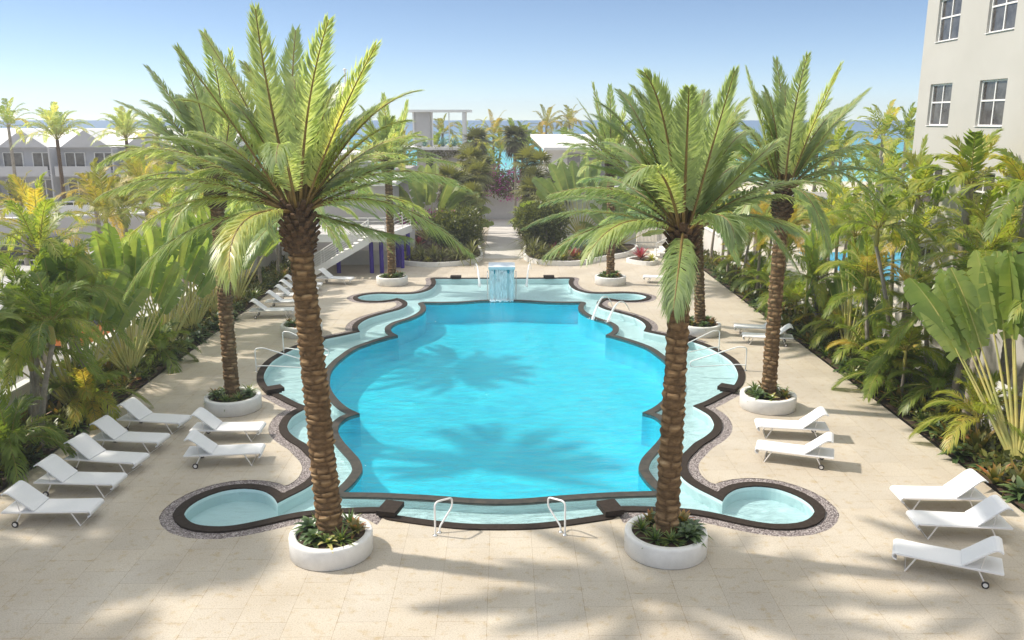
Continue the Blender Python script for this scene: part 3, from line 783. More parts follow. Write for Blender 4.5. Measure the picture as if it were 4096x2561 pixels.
def feather_palm(name, label, cat, group, loc, H, L, nf, seed, leaf='areca_leaf', trunk_r=0.07, lean=(0, 0), n=26, ll=0.45, lw=0.05, shaft=0.7, upright=0.4, sag=0.8, stalk='rachis_green', bark='bark_grey', tint=0.45, rz=0.0):
    """slim ringed trunk, green crownshaft, arching fronds"""
    rng = np.random.default_rng(seed)
    root = thing(name, label, cat, loc, rz, group)
    zs = np.linspace(-0.1, H, max(4, int(H / 0.09)))
    u = np.clip(zs / max(H, 0.1), 0, 1)
    cx = lean[0] * u ** 1.6; cy = lean[1] * u ** 1.6
    rad = trunk_r * (1.15 - 0.35 * np.clip(u, 0, 1)) * (1 + 0.07 * (np.arange(len(zs)) % 2))
    mb = MB(); mb.tube(np.c_[cx, cy, zs], rad, 10); mb.build('trunk', M[bark], root)
    c = np.array([lean[0], lean[1], H])
    if shaft > 0:
        s = np.linspace(0, shaft, 5)
        mb = MB(); mb.tube(np.c_[np.full(5, c[0]), np.full(5, c[1]), H + s], trunk_r * np.array([1.0, 1.25, 1.1, 0.8, 0.55]), 10)
        mb.build('crownshaft', M['rachis_green'], root)
    mb = MB()
    for i in range(nf):
        f = (i + 0.5) / nf
        el = R_(80 - (105 - 60 * upright) * f + rng.normal(0, 6))
        az = i * 2.39996 + rng.normal(0, 0.25)
        auto_frond(mb, c + np.array([0, 0, shaft * 0.8]), az, el, L * (0.85 + 0.25 * rng.random()), rng, sag=sag, r0=0.03, n=n, ll=ll, lw=lw, tint=np.clip(tint + rng.normal(0, 0.16), 0.05, 0.95), rach=0.018, droop=0.55, vee=0.25, ang=(58, 30), base_y=0.12, segs=9, ends=(0.7, 0.35))
    mb.build('crown', [M[leaf], M[stalk]], root)
    return root

def paddle(mb, p0, d, S, L, W, rng, mats=(0, 1), nseg=12, tint=0.5, bend=0.35, tear=0.5, fold=0.35):
    """torn banana-type blade: midrib from p0 along d, lobes to both sides along S"""
    p0 = np.asarray(p0, float); d = nrm(np.asarray(d, float)); S = nrm(np.asarray(S, float) - d * np.dot(d, S))
    Nn = np.cross(S, d)
    t = np.linspace(0, 1, nseg + 1)
    C = p0 + d * (t * L)[:, None] + np.array([0, 0, -1.0]) * (bend * L * t ** 2.4)[:, None] * 0.5
    mb.tube(C, 0.022 * (1 - 0.8 * t) + 0.003, 4, mats[1], 0.5, caps=False)
    w = W * 0.5 * np.sin(PI * np.clip(t * 0.93 + 0.055, 0, 1)) ** 0.42
    for sg in (1, -1):
        cut = 0
        for i in range(nseg):
            g0 = 0.10 * rng.random() if rng.random() < tear else 0.0
            dr = (rng.random() * 0.30 if rng.random() < tear else 0.04)
            a, b_ = C[i], C[i + 1]
            e0 = S * sg * w[i] * math.cos(fold) + Nn * w[i] * math.sin(fold) + d * 0.10 * w[i]
            e1 = S * sg * w[i + 1] * math.cos(fold) + Nn * w[i + 1] * math.sin(fold) + d * 0.10 * w[i + 1]
            sh = (b_ - a) * g0
            m0 = a + e0 * 0.5 + Nn * 0.02; m1 = b_ + e1 * 0.5 + Nn * 0.02
            q0 = a + e0 + sh + np.array([0, 0, -dr * W * 0.5]); q1 = b_ + e1 - sh + np.array([0, 0, -dr * W * 0.5])
            tt = np.clip(tint + rng.normal(0, 0.05), 0, 1)
            mb.add([a, b_, m1, m0, q1, q0], [[0, 1, 2, 3], [3, 2, 4, 5]], mats[0], [tt + 0.12, tt + 0.12, tt, tt, tt - 0.04, tt - 0.04], True)
def travellers_palm(label, group, loc, rz, seed, nleaf=15, pet=2.2, blade=2.0, W=0.55, spread=62, leaf='banana_leaf', trunk=0.5, lean=0.0, tint=0.45, tear=0.5, asym=0.0):
    """fan of paddle leaves in one plane (local X-Z)"""
    rng = np.random.default_rng(seed)
    root = thing('travellers_palm', label, 'fan palm', loc, rz, group)
    mb = MB()
    zs = np.linspace(-0.1, trunk, 5)
    mb.tube(np.c_[zs * 0, zs * 0, zs], [0.16, 0.17, 0.15, 0.14, 0.12], 12)
    mb.build('trunk', M['bark_grey'], root)
    pm = MB(); bm_ = MB()
    for i in range(nleaf):
        f = (i / (nleaf - 1)) * 2 - 1
        th = R_(spread * f + asym + rng.normal(0, 1.5))
        d = np.array([math.sin(th), lean + rng.normal(0, 0.02), math.cos(th)]); d = nrm(d)
        base = np.array([0.13 * f, (i % 2 - 0.5) * 0.05, trunk + 0.05 - 0.2 * abs(f)])
        Lp = pet * (0.85 + 0.2 * rng.random()) * (1 - 0.15 * abs(f))
        tt = np.linspace(0, 1, 7)
        curve = base + d * (tt * Lp)[:, None] + np.array([0.0, 0, -1.0]) * (0.06 * Lp * abs(math.sin(th)) * tt ** 2)[:, None]
        pm.tube(curve, 0.052 * (1 - 0.66 * tt) + 0.004, 6, 0, 0.5)
        e = curve[-1]; de = nrm(curve[-1] - curve[-2])
        # blade twists out of the fan plane a little
        S = np.array([math.cos(th), 0, -math.sin(th)])
        S = S * math.cos(0.5 * (-1) ** i) + np.array([0, 1.0, 0]) * math.sin(0.5 * (-1) ** i + rng.normal(0, 0.2))
        paddle(bm_, e, de + np.array([0, rng.normal(0, 0.08), 0]), S, blade * (0.85 + 0.25 * rng.random()), W * (0.85 + 0.3 * rng.random()), rng, (0, 1), 13, np.clip(tint + rng.normal(0, 0.14), 0, 0.9), bend=0.18 + 0.35 * abs(math.sin(th)), tear=tear)
    pm.build('petiole_fan', M['petiole'], root)
    bm_.build('crown', [M[leaf], M['petiole']], root)
    return root

def strap(mb, p0, az, el, L, W, rng, mat_=0, tint=0.5, arch=0.6, nseg=5, cup=0.25, tip_t=0.2):
    hd = np.array([math.cos(az), math.sin(az), 0.0]); sd = np.array([-math.sin(az), math.cos(az), 0.0])
    t = np.linspace(0, 1, nseg + 1)
    d = hd * math.cos(el) + np.array([0, 0, math.sin(el)])
    C = p0 + d * (t * L)[:, None] + hd * (0.22 * arch * L * t ** 2)[:, None] + np.array([0, 0, -1.0]) * (arch * L * 0.55 * t ** 2.2)[:, None]
    w = W * 0.5 * np.minimum(1, 0.55 + 1.6 * t) * (1 - t ** 3.0)
    w[-1] = 0.004
    up = np.array([0, 0, 1.0])
    Lf = C - sd * w[:, None] + up * (cup * w)[:, None]; Rt = C + sd * w[:, None] + up * (cup * w)[:, None]
    V = np.concatenate([Lf, C, Rt]); n = nseg + 1
    i = np.arange(nseg)
    F = np.concatenate([np.stack([i, i + n, i + n + 1, i + 1], 1), np.stack([i + n, i + 2 * n, i + 2 * n + 1, i + n + 1], 1)])
    tv = np.clip(tint - 0.15 + (0.15 + tip_t) * t, 0, 1)
    mb.add(V, F, mat_, np.concatenate([tv + 0.10, tv, tv + 0.10]), True)
def rosette_mesh(name, leaf, seed, n=22, L=0.45, W=0.07, arch=0.7, el=(75, 8), tint=0.45, tip_t=0.25, cup=0.25, stem=0.0):
    rng = np.random.default_rng(seed)
    mb = MB()
    for i in range(n):
        f = (i + 0.5) / n
        strap(mb, np.array([0, 0, 0.02 + stem * rng.random()]), i * 2.39996 + rng.normal(0, 0.15), R_(el[0] + (el[1] - el[0]) * f + rng.normal(0, 5)), L * (0.75 + 0.35 * rng.random()), W * (0.85 + 0.3 * rng.random()), rng, 0, np.clip(tint + rng.normal(0, 0.12), 0, 1), arch=arch * (0.6 + 0.6 * rng.random()), tip_t=tip_t, cup=cup)
    o = mb.build(name, M[leaf])
    return o
def fan_leaf(mb, p0, az, el, pet, r, rng, mats=(0, 1), nseg=20, tint=0.5, droop=0.3, span=250):
    """stalk with a round pleated fan blade"""
    hd = np.array([math.cos(az), math.sin(az), 0.0]); sd = np.array([-math.sin(az), math.cos(az), 0.0])
    d = hd * math.cos(el) + np.array([0, 0, math.sin(el)])
    p0 = np.asarray(p0, float)
    tt = np.linspace(0, 1, 5)
    C = p0 + d * (tt * pet)[:, None] + np.array([0, 0, -1.0]) * (0.12 * pet * tt ** 2)[:, None]
    mb.tube(C, 0.016 * (1 - 0.5 * tt), 4, mats[1], 0.5, caps=False)
    e = C[-1]; dd = nrm(C[-1] - C[-2])
    dd = nrm(dd + np.array([0, 0, -0.45 * droop]))
    nn = np.cross(sd, dd)
    for k in range(nseg):
        a = R_(-span / 2 + span * (k + 0.5) / nseg)
        v = dd * math.cos(a) + sd * math.sin(a)
        w = nrm(np.cross(v, nn)) * r * 0.060
        L = r * (0.88 + 0.12 * math.cos(a)) * (0.92 + 0.12 * rng.random())
        m_ = e + v * L * 0.55 + nn * 0.03 * (-1) ** k
        q = e + v * L + np.array([0, 0, -droop * L * (0.25 + 0.3 * rng.random())])
        t_ = np.clip(tint + rng.normal(0, 0.06), 0, 1)
        off = mb.n
        mb.add([e - w * 0.12, e + w * 0.12, m_ + w, m_ - w, q], [[0, 1, 2, 3]], mats[0], [t_ + .1, t_ + .1, t_, t_, t_ - .05], True)
        mb.F.append((np.array([[3, 2, 4]]) + off, mats[0], True))
def fan_palm(label, group, loc, H, seed, r=0.62, nf=18, skirt=16, leaf='thatch_leaf', tint=0.35, trunk_r=0.085, pet=0.55, lean=(0, 0)):
    rng = np.random.default_rng(seed)
    root = thing('fan_palm', label, 'fan palm', loc, 0, group)
    zs = np.linspace(-0.1, H, 12); u = np.clip(zs / H, 0, 1)
    mb = MB(); mb.tube(np.c_[lean[0] * u, lean[1] * u, zs], trunk_r * (1 + 0.06 * (np.arange(12) % 2)), 9)
    mb.build('trunk', M['bark_grey'], root)
    c = np.array([lean[0], lean[1], H])
    mb = MB()
    for i in range(nf):
        f = (i + 0.5) / nf
        fan_leaf(mb, c, i * 2.39996 + rng.normal(0, .2), R_(78 - 85 * f + rng.normal(0, 6)), pet * (0.8 + .4 * rng.random()), r * (0.85 + .3 * rng.random()), rng, (0, 1), 20, np.clip(tint + rng.normal(0, .13), 0, 1), 0.25 + 0.35 * f)
    mb.build('crown', [M[leaf], M['rachis_green']], root)
    if skirt:
        mb = MB()
        for i in range(skirt):
            fan_leaf(mb, c - np.array([0, 0, 0.05 + 0.35 * i / skirt]), i * 2.39996, R_(-18 - 40 * i / skirt + rng.normal(0, 8)), pet * 0.75, r * 0.9, rng, (0, 0), 16, rng.random() * 0.8, 1.1, 200)
        mb.build('dry_skirt', M['dead_leaf'], root)
    return root
def leaf_cloud(mb, c, rad, n, size, rng, mat_=0, tint=0.45, shell=0.55, flat_=0.3, lump=0.25):
    """leaf-sized faces filling a lumpy crown"""
    u = rng.normal(0, 1, (n, 3)); u /= np.linalg.norm(u, axis=1)[:, None]
    rr = shell + (1 - shell) * rng.random(n) ** 0.7
    ph = rng.random(6) * 6.28
    lum = 1 + lump * (np.sin(3.1 * u[:, 0] * 2 + ph[0]) * np.sin(2.7 * u[:, 1] * 2 + ph[1]) + 0.6 * np.sin(5.3 * u[:, 2] + ph[2]) * np.sin(4.9 * u[:, 0] + ph[3]))
    P = np.asarray(c, float) + u * (rr * lum)[:, None] * np.asarray(rad, float)
    d = nrm(u + rng.normal(0, 0.7, (n, 3)) + np.array([0, 0, flat_]))
    s = nrm(np.cross(d, rng.normal(0, 1, (n, 3))))
    L = size * (0.7 + 0.6 * rng.random(n)); W = L * 0.28
    V = np.stack([P, P + d * (L * .5)[:, None] + s * W[:, None], P + d * L[:, None], P + d * (L * .5)[:, None] - s * W[:, None]], 1).reshape(-1, 3)
    k = np.arange(n) * 4
    mb.add(V, np.stack([k, k + 1, k + 2, k + 3], 1), mat_, np.repeat(np.clip(tint + rng.normal(0, 0.17, n), 0, 1), 4))

# ================================================================ BUILDINGS AND WALLS
def wall_with_windows(mb, origin, ux, W, Z0, Z1, wins, depth, m=0, nrm_in=None):
    """vertical wall sheet with real openings; wins = (u0,u1,z0,z1); returns nothing, adds reveals of given depth"""
    origin = np.asarray(origin, float); ux = np.asarray(ux, float); nin = np.asarray(nrm_in, float)
    loops = [[Vector((0, Z0, 0)), Vector((W, Z0, 0)), Vector((W, Z1, 0)), Vector((0, Z1, 0))]]
    for a, b_, c, d in wins:
        loops.append([Vector((a, c, 0)), Vector((a, d, 0)), Vector((b_, d, 0)), Vector((b_, c, 0))])
    tri = tessellate_polygon(loops)
    flat_ = [v for l in loops for v in l]
    P = np.array([origin + ux * v[0] + np.array([0, 0, v[1]]) for v in flat_])
    F = []
    for t in tri:
        nn = np.cross(P[t[1]] - P[t[0]], P[t[2]] - P[t[0]])
        F.append(t if np.dot(nn, nin) < 0 else (t[0], t[2], t[1]))
    mb.add(P, F, m)
    for a, b_, c, d in wins:
        q = [origin + ux * a + np.array([0, 0, c]), origin + ux * b_ + np.array([0, 0, c]), origin + ux * b_ + np.array([0, 0, d]), origin + ux * a + np.array([0, 0, d])]
        for i in range(4):
            p, r_ = q[i], q[(i + 1) % 4]
            mb.add([p, r_, r_ + nin * depth, p + nin * depth], [[0, 1, 2, 3]], m)
def bar(mb, a, b_, w, m=0):
    a = np.asarray(a, float); b_ = np.asarray(b_, float)
    lo = np.minimum(a, b_) - w / 2; hi = np.maximum(a, b_) + w / 2
    mb.box((lo + hi) / 2, hi - lo, m)

# ---- cream apartment building on the right
bd = thing('apartment_building', 'tall cream rendered apartment building with white cross-barred windows', 'building', (17.6, 20, 0))
YE = 37.15
wins = []
for ya, yb in ((34.40, 36.15), (30.65, 32.42), (26.9, 28.67), (23.15, 24.92)):
    for zb in (2.15, 5.45, 8.74, 12.03, 15.33):
        wins.append((YE - yb, YE - ya, zb, zb + 1.66))
mb = MB()
o = np.array([0, YE - 20, 0])
wall_with_windows(mb, o, (0, -1, 0), 32.0, -0.3, 19.5, wins, 0.16, 0, (1, 0, 0))
wl, H_ = 32.0, 19.5
mb.add([(0, YE - 20, -.3), (16, YE - 20, -.3), (16, YE - 20, H_), (0, YE - 20, H_)], [[3, 2, 1, 0]], 0)
mb.add([(16, YE - 20, -.3), (16, YE - 52, -.3), (16, YE - 52, H_), (16, YE - 20, H_)], [[3, 2, 1, 0]], 0)
mb.add([(0, YE - 52, -.3), (0, YE - 52, H_), (16, YE - 52, H_), (16, YE - 52, -.3)], [[0, 1, 2, 3]], 0)
mb.add([(0, YE - 20, H_), (16, YE - 20, H_), (16, YE - 52, H_), (0, YE - 52, H_)], [[0, 1, 2, 3]], 0)
mb.build('wall', M['cream'], bd)
for (a, b_, c, d) in wins:
    y0, y1 = YE - 20 - b_, YE - 20 - a
    x = 0.13
    mf = MB()
    bar(mf, (x, y0 + .035, c + .035), (x, y0 + .035, d - .035), 0.07); bar(mf, (x, y1 - .035, c + .035), (x, y1 - .035, d - .035), 0.07)
    bar(mf, (x + .002, y0 + .07, c + .035), (x + .002, y1 - .07, c + .035), 0.066); bar(mf, (x + .002, y0 + .07, d - .035), (x + .002, y1 - .07, d - .035), 0.066)
    zm = c + (d - c) * 0.56
    bar(mf, (x - .004, y0 + .07, zm), (x - .004, y1 - .07, zm), 0.06); bar(mf, (x + .004, (y0 + y1) / 2, c + .07), (x + .004, (y0 + y1) / 2, d - .07), 0.055)
    wf = mf.build('window', M['white'], bd)
    mg = MB(); mg.add([(x + .01, y0, c), (x + .01, y1, c), (x + .01, y1, d), (x + .01, y0, d)], [[0, 3, 2, 1]]); mg.build('pane', M['glass_pane'] if 'glass_pane' in M else M['glass'], wf)
    mc = MB()
    n = 26
    for (ca, cb_) in ((y0 + .05, y0 + (y1 - y0) * 0.40), (y0 + (y1 - y0) * .5, y1 - .12)):
        yy = np.linspace(ca, cb_, n); xx = x + .10 + .03 * np.sin(np.arange(n) * 1.9)
        zt = np.full(n, d); zb_ = np.full(n, c + 0.02)
        V = np.concatenate([np.c_[xx, yy, zb_], np.c_[xx, yy, zt]]); i = np.arange(n - 1)
        mc.add(V, np.stack([i, i + n, i + n + 1, i + 1], 1), 0, 0.5, True)
    mc.build('curtain', M['curtain'], wf)
    ms_ = MB(); ms_.box((x - .1, (y0 + y1) / 2, c + .012), (.16, y1 - y0 - .004, .024)); ms_.build('sill', M['white'], wf)

# ---- perimeter walls behind the two beds
def long_wall(name, label, x0, x1, y0, y1, h, m='wall', cap=True, cat='wall'):
    t = thing(name, label, cat, ((x0 + x1) / 2, (y0 + y1) / 2, 0))
    mb = MB(); mb.box((0, 0, h / 2 - 0.15), (abs(x1 - x0), abs(y1 - y0), h + 0.3)); mb.build('wall_body', M[m], t)
    if cap:
        mb = MB(); mb.box((0, 0, h + 0.03), (abs(x1 - x0) + .08, abs(y1 - y0) + .08, 0.06)); mb.build('wall_cap', M['white'], t)
    return t
long_wall('garden_wall', 'low white garden wall behind the left planting bed along the street', -14.62, -14.4, 6, 60, 1.22)
long_wall('garden_wall', 'low white garden wall behind the right planting bed below the cream building', 14.2, 14.42, 6, 60, 1.5)

# ---- violet columned terrace with white stair, far left
tr = thing('raised_terrace', 'raised white terrace on violet blue columns at the far left of the pool', 'terrace', (-10.4, 52, 0))
mb = MB()
mb.add([(-3.6, -2.2, 1.97), (3.5, -2.2, 1.97), (4.5, 2.6, 1.97), (-3.6, 2.6, 1.97), (-3.6, -2.2, 2.42), (3.5, -2.2, 2.42), (4.5, 2.6, 2.42), (-3.6, 2.6, 2.42)],
       [[0, 3, 2, 1], [4, 5, 6, 7], [0, 1, 5, 4], [1, 2, 6, 5], [2, 3, 7, 6], [3, 0, 4, 7]])
mb.build('slab', M['white'], tr)
mb = MB(); mb.add([(-3.5, -2.0, 2.426), (3.4, -2.0, 2.426), (4.3, 2.5, 2.426), (-3.5, 2.5, 2.426)], [[0, 1, 2, 3]]); mb.build('paving', M['grey_wall'], tr)
for (cx, cy) in ((-9.94, 50.57), (-7.95, 50.55), (-7.35, 50.55), (-6.32, 52.29), (-6.15, 54.2), (-11.79, 51.75), (-6.62, 52.6)):
    mb = MB(); mb.lathe([(0.13, 0), (0.13, 1.968)], (cx + 10.4, cy - 52, 0), 16); mb.build('column', M['blue'], tr)
rl = MB()
def railing(mb, p, q, h=0.95, nrail=5, post=1.4, r=0.018):
    p = np.asarray(p, float); q = np.asarray(q, float)
    L = np.linalg.norm(q - p); k = max(1, int(round(L / post)))
    for i in range(k + 1):
        c = p + (q - p) * i / k
        mb.tube([c, c + np.array([0, 0, h])], r * 1.5, 6)
    for j in range(nrail):
        z = h * (0.16 + 0.84 * j / (nrail - 1))
        mb.tube([p + np.array([0, 0, z]), q + np.array([0, 0, z])], r if j < nrail - 1 else r * 1.5, 6)
railing(rl, (-3.5, -2.1, 2.42), (2.4, -2.1, 2.42)); railing(rl, (3.42, -2.1, 2.42), (4.4, 2.5, 2.42))
railing(rl, (2.45, -2.1, 2.42), (3.42, -2.1, 2.42), post=1.0)
rl.build('railing', M['white'], tr)
mb = MB()
mb.box((0.4, 4.2, 0.95), (8.2, 0.25, 1.9)); mb.build('rear_wall', M['grey_wall'], tr)
mb = MB(); mb.box((0.0, 1.6, 0.45), (7.0, 0.2, 0.9)); mb.build('low_wall', M['wall'], tr)
# stair
stair = thing('outdoor_staircase', 'white open staircase with horizontal rails leading up to the violet columned terrace', 'staircase', (-11.6, 49.3, 0))
n_st = 13; run = 3.65; rise = 2.4
for s in (-1, 1):
    mb = MB(); yy = 0.42 * s
    mb.add([(0.0, yy - .04, -0.02), (0.35, yy - .04, -0.02), (run + .15, yy - .04, rise - 0.42), (run + .15, yy - .04, rise - 0.02), (-.1, yy - .04, .18),
            (0.0, yy + .04, -0.02), (0.35, yy + .04, -0.02), (run + .15, yy + .04, rise - 0.42), (run + .15, yy + .04, rise - 0.02), (-.1, yy + .04, .18)],
           [[0, 1, 2, 3, 4], [9, 8, 7, 6, 5]])
    mb.add([(0.0, yy - .04, -0.02), (0.35, yy - .04, -0.02), (run + .15, yy - .04, rise - 0.42), (run + .15, yy - .04, rise - 0.02), (-.1, yy - .04, .18),
            (0.0, yy + .04, -0.02), (0.35, yy + .04, -0.02), (run + .15, yy + .04, rise - 0.42), (run + .15, yy + .04, rise - 0.02), (-.1, yy + .04, .18)],
           [[0, 5, 6, 1], [1, 6, 7, 2], [2, 7, 8, 3], [3, 8, 9, 4], [4, 9, 5, 0]])
    mb.build('stringer', M['white'], stair)
    rb = MB()
    a = np.array([0.1, yy, 0.2]); b_ = np.array([run, yy, rise])
    for i in range(5):
        c = a + (b_ - a) * i / 4; rb.tube([c - np.array([0, 0, .1]), c + np.array([0, 0, .85])], .024, 6)
    for j in range(6):
        z = .15 + .70 * j / 5; rb.tube([a + np.array([0, 0, z]), b_ + np.array([0, 0, z])], .017 if j < 5 else .026, 6)
    rb.build('stair_rail', M['white'], stair)
for i in range(n_st):
    mb = MB(); mb.box((0.2 + (run - .2) * (i + .5) / n_st, 0, 0.14 + (rise - .14) * (i + .6) / n_st), (0.27, 0.755, 0.05)); mb.build('step', M['white'], stair)

# ---- garden pavilion with roof planter and pergola
pv = thing('pavilion', 'grey flat-roofed pavilion with a slim pergola on top, left of the garden path', 'pavilion', (-5.7, 78, 0))
mb = MB()
mb.box((0, 0, 3.2), (3.7, 5.5, 6.4)); mb.box((-2.9, 0.5, 2.4), (2.06, 4.4, 4.8)); mb.build('wall', M['grey_wall'], pv)
mb = MB(); mb.box((-0.9, -0.2, 6.55), (6.4, 6.4, 0.24)); mb.build('roof_slab', M['white'], pv)
for x_, w_ in ((-0.75, 0.62), (0.35, 0.55)):
    mb = MB(); mb.box((x_, -2.76, 4.6), (w_, 0.06, 2.6)); mb.build('door', M['shade_dark'] if x_ < 0 else M['sand'], pv)
mb = MB(); mb.box((-1.55, 0.5, 8.2), (1.5, 3.6, 3.0)); mb.build('stair_tower', M['grey_wall'], pv)
mb = MB(); mb.box((0.0, 0.5, 9.72), (5.6, 4.2, 0.2)); mb.build('pergola_roof', M['white'], pv)
for x_, y_, w_ in ((-2.2, -1.4, .09), (-0.55, -1.4, .09), (0.9, -1.4, .09), (2.2, -1.4, .28), (2.2, 2.3, .2)):
    mb = MB(); mb.box((x_, y_, 8.14), (w_, w_, 2.96)); mb.build('post', M['white'], pv)
mb = MB(); mb.box((2.6, 0.4, 5.3), (1.46, 4.0, 0.7)); mb.build('side_block', M['white'], pv)

tc_ = thing('villa_terrace', 'pale two-level villa terrace behind the violet columned terrace', 'building', (-11.2, 61.8, 0))
mb = MB(); mb.box((0, 0, 2.4), (7.6, 11, 4.8)); mb.build('lower_storey', M['grey_wall'], tc_)
mb = MB(); mb.box((0.1, -0.2, 4.92), (8.2, 11.8, 0.24)); mb.build('floor_slab', M['white'], tc_)
mb = MB(); mb.box((-1.4, 2.6, 5.8), (4.6, 5.0, 1.5)); mb.build('upper_storey', M['grey_wall'], tc_)
mb = MB(); mb.box((-1.4, 2.5, 6.63), (5.2, 5.6, 0.16)); mb.build('roof', M['white'], tc_)

# striped parasol on the villa terrace
ps = thing('parasol', 'brown and white striped parasol open on the villa terrace', 'parasol', (-8.9, 59.8, 5.04))
mb = MB(); mb.tube([(0, 0, 0), (0, 0, 1.75)], .03, 8); mb.build('pole', M['metal_white'], ps)
M['stripe_brown'] = mat('brown_canvas', (0.30, 0.20, 0.14), 0.9)
mb = MB()
for k in range(8):
    a0, a1 = k * PI / 4, (k + 1) * PI / 4
    mb.add([(0, 0, 1.9), (1.6 * math.cos(a0), 1.6 * math.sin(a0), 1.35), (1.6 * math.cos(a1), 1.6 * math.sin(a1), 1.35), (1.6 * math.cos(a1), 1.6 * math.sin(a1), 1.18), (1.6 * math.cos(a0), 1.6 * math.sin(a0), 1.18)],
           [[0, 1, 2, 2]] if False else [[1, 4, 3, 2]], k % 2)
    mb.add([(0, 0, 1.9), (1.6 * math.cos(a0), 1.6 * math.sin(a0), 1.35), (1.6 * math.cos(a1), 1.6 * math.sin(a1), 1.35)], [[0, 1, 2]], k % 2)
mb.build('canopy', [M['stripe_brown'], M['white']], ps)

# ---- white roofed beach house, right of the path
wh = thing('beach_house', 'low beach house with broad white flat roof right of the garden path', 'building', (8.0, 86, 0))
mb = MB()
mb.add([(-4.4, -8.4, 6.30), (5.6, -8.4, 6.30), (5.6, 6, 7.22), (-5.2, 6, 7.22), (-4.4, -8.4, 6.55), (5.6, -8.4, 6.55), (5.6, 6, 7.47), (-5.2, 6, 7.47)],
       [[0, 3, 2, 1], [4, 5, 6, 7], [0, 1, 5, 4], [1, 2, 6, 5], [2, 3, 7, 6], [3, 0, 4, 7]])
mb.build('roof', M['white'], wh)
mb = MB(); mb.box((0.6, -1.0, 3.1), (9.0, 12.0, 6.3)); mb.build('wall', M['wall'], wh)
for k, x_ in enumerate((-1.6, -0.2, 1.2, 2.6, 4.0)):
    mb = MB(); mb.box((x_, -7.03, 4.6), (1.16, 0.08, 2.7)); mb.build('door', M['shade_wood'] if 'shade_wood' in M else M['curtain'], wh)
mb = MB(); mb.box((0.6, -9.0, 3.0), (10.4, 3.2, 0.3)); mb.build('terrace_slab', M['white'], wh)

# ---- white walls closing the garden
long_wall('garden_wall', 'plain white wall closing the end of the garden path', -7.0, 5.5, 79.2, 79.5, 2.75, 'white', False)
long_wall('garden_wall', 'tall white wall behind the right travellers palm of the garden', 4.2, 9.6, 61.4, 61.7, 3.4, 'white', False)
long_wall('garden_wall', 'grey white wall behind the left travellers palm of the garden', -9.5, -2.4, 69.2, 69.5, 3.0, 'wall', False)
fn = thing('slat_fence', 'white fence of upright slats beside the stair at the right of the garden', 'fence', (11.2, 60.6, 0))
mb = MB()
for k in range(34): mb.box((-1.6 + k * 0.1, 0, 1.7), (0.05, 0.05, 3.4))
mb.build('slats', M['white'], fn)
mb = MB(); mb.box((0.05, 0.05, 3.2), (3.5, 0.04, 0.1)); mb.box((0.05, 0.05, 0.4), (3.5, 0.04, 0.1)); mb.build('rail', M['white'], fn)
st2 = thing('garden_steps', 'pale stone steps rising at the right of the garden behind the red bromeliads', 'steps', (10.2, 57.0, 0))
for k in range(8):
    mb = MB(); mb.box((k * 0.32, 0, (k + 1) * 0.085), (0.318, 2.2, (k + 1) * 0.17)); mb.build('step', M['wall'], st2)
mb = MB(); railing(mb, (-0.1, -1.12, 0.1), (2.3, -1.12, 1.3), 0.9, 4, 0.8, .02); mb.build('rail', M['white'], st2)

# ---- terraced row on the far left
th = thing('terraced_house', 'two-storey grey white terraced house row with white gabled roofs by the sea', 'building', (-50, 95, 0))
mb = MB(); mb.box((0, 5, 3.05), (40, 10, 6.1)); mb.build('wall', M['house_grey'], th)
rf = MB()
zr, ze = 8.0, 6.1
rf.add([(-20.3, -0.5, ze), (20.3, -0.5, ze), (20.3, 5, zr), (-20.3, 5, zr), (20.3, 10.5, ze), (-20.3, 10.5, ze)], [[0, 1, 2, 3], [3, 2, 4, 5]])
rf.add([(-20.3, -.5, ze), (-20.3, 5, zr), (-20.3, 10.5, ze)], [[0, 1, 2]]); rf.add([(20.3, -.5, ze), (20.3, 5, zr), (20.3, 10.5, ze)], [[2, 1, 0]])
roof_ = rf.build('roof', M['white'], th)
for k, gx in enumerate(np.arange(-15.5, 16, 6.75)):
    g_ = MB(); w = 2.7
    g_.add([(gx - w, -0.9, ze - .05), (gx + w, -0.9, ze - .05), (gx, -0.9, zr - .12)], [[0, 1, 2]], 0)
    g_.add([(gx - w, -.9, ze - .05), (gx, -.9, zr - .12), (gx, 5, zr - .12), (gx - w, 0.4, ze - .05)], [[0, 1, 2, 3]], 1)
    g_.add([(gx + w, -.9, ze - .05), (gx, -.9, zr - .12), (gx, 5, zr - .12), (gx + w, 0.4, ze - .05)], [[3, 2, 1, 0]], 1)
    g_.build('gable', [M['house_grey'], M['white']], th)
    for dx in (-1.6, 1.6):
        for z0, hh in ((3.5, 2.0), (0.5, 2.1)):
            f_ = MB(); f_.box((gx + dx, -0.04, z0 + hh / 2), (2.2, 0.12, hh)); wn_ = f_.build('window', M['white'], th)
            p_ = MB()
            for q in (-.53, .53): p_.box((gx + dx + q, -0.10, z0 + hh / 2), (0.92, 0.03, hh - .16))
            p_.build('pane', M['glass'], wn_)
    b__ = MB(); b__.box((gx, -1.0, 3.1), (6.0, 1.9, 0.18)); b__.box((gx, -1.93, 3.64), (6.0, 0.05, 0.9)); b__.build('balcony', M['house_grey'], th)
    b__ = MB(); b__.box((gx + 3.3, -0.9, 3.0), (0.16, 2.1, 6.0)); b__.build('party_wall', M['house_grey'], th)

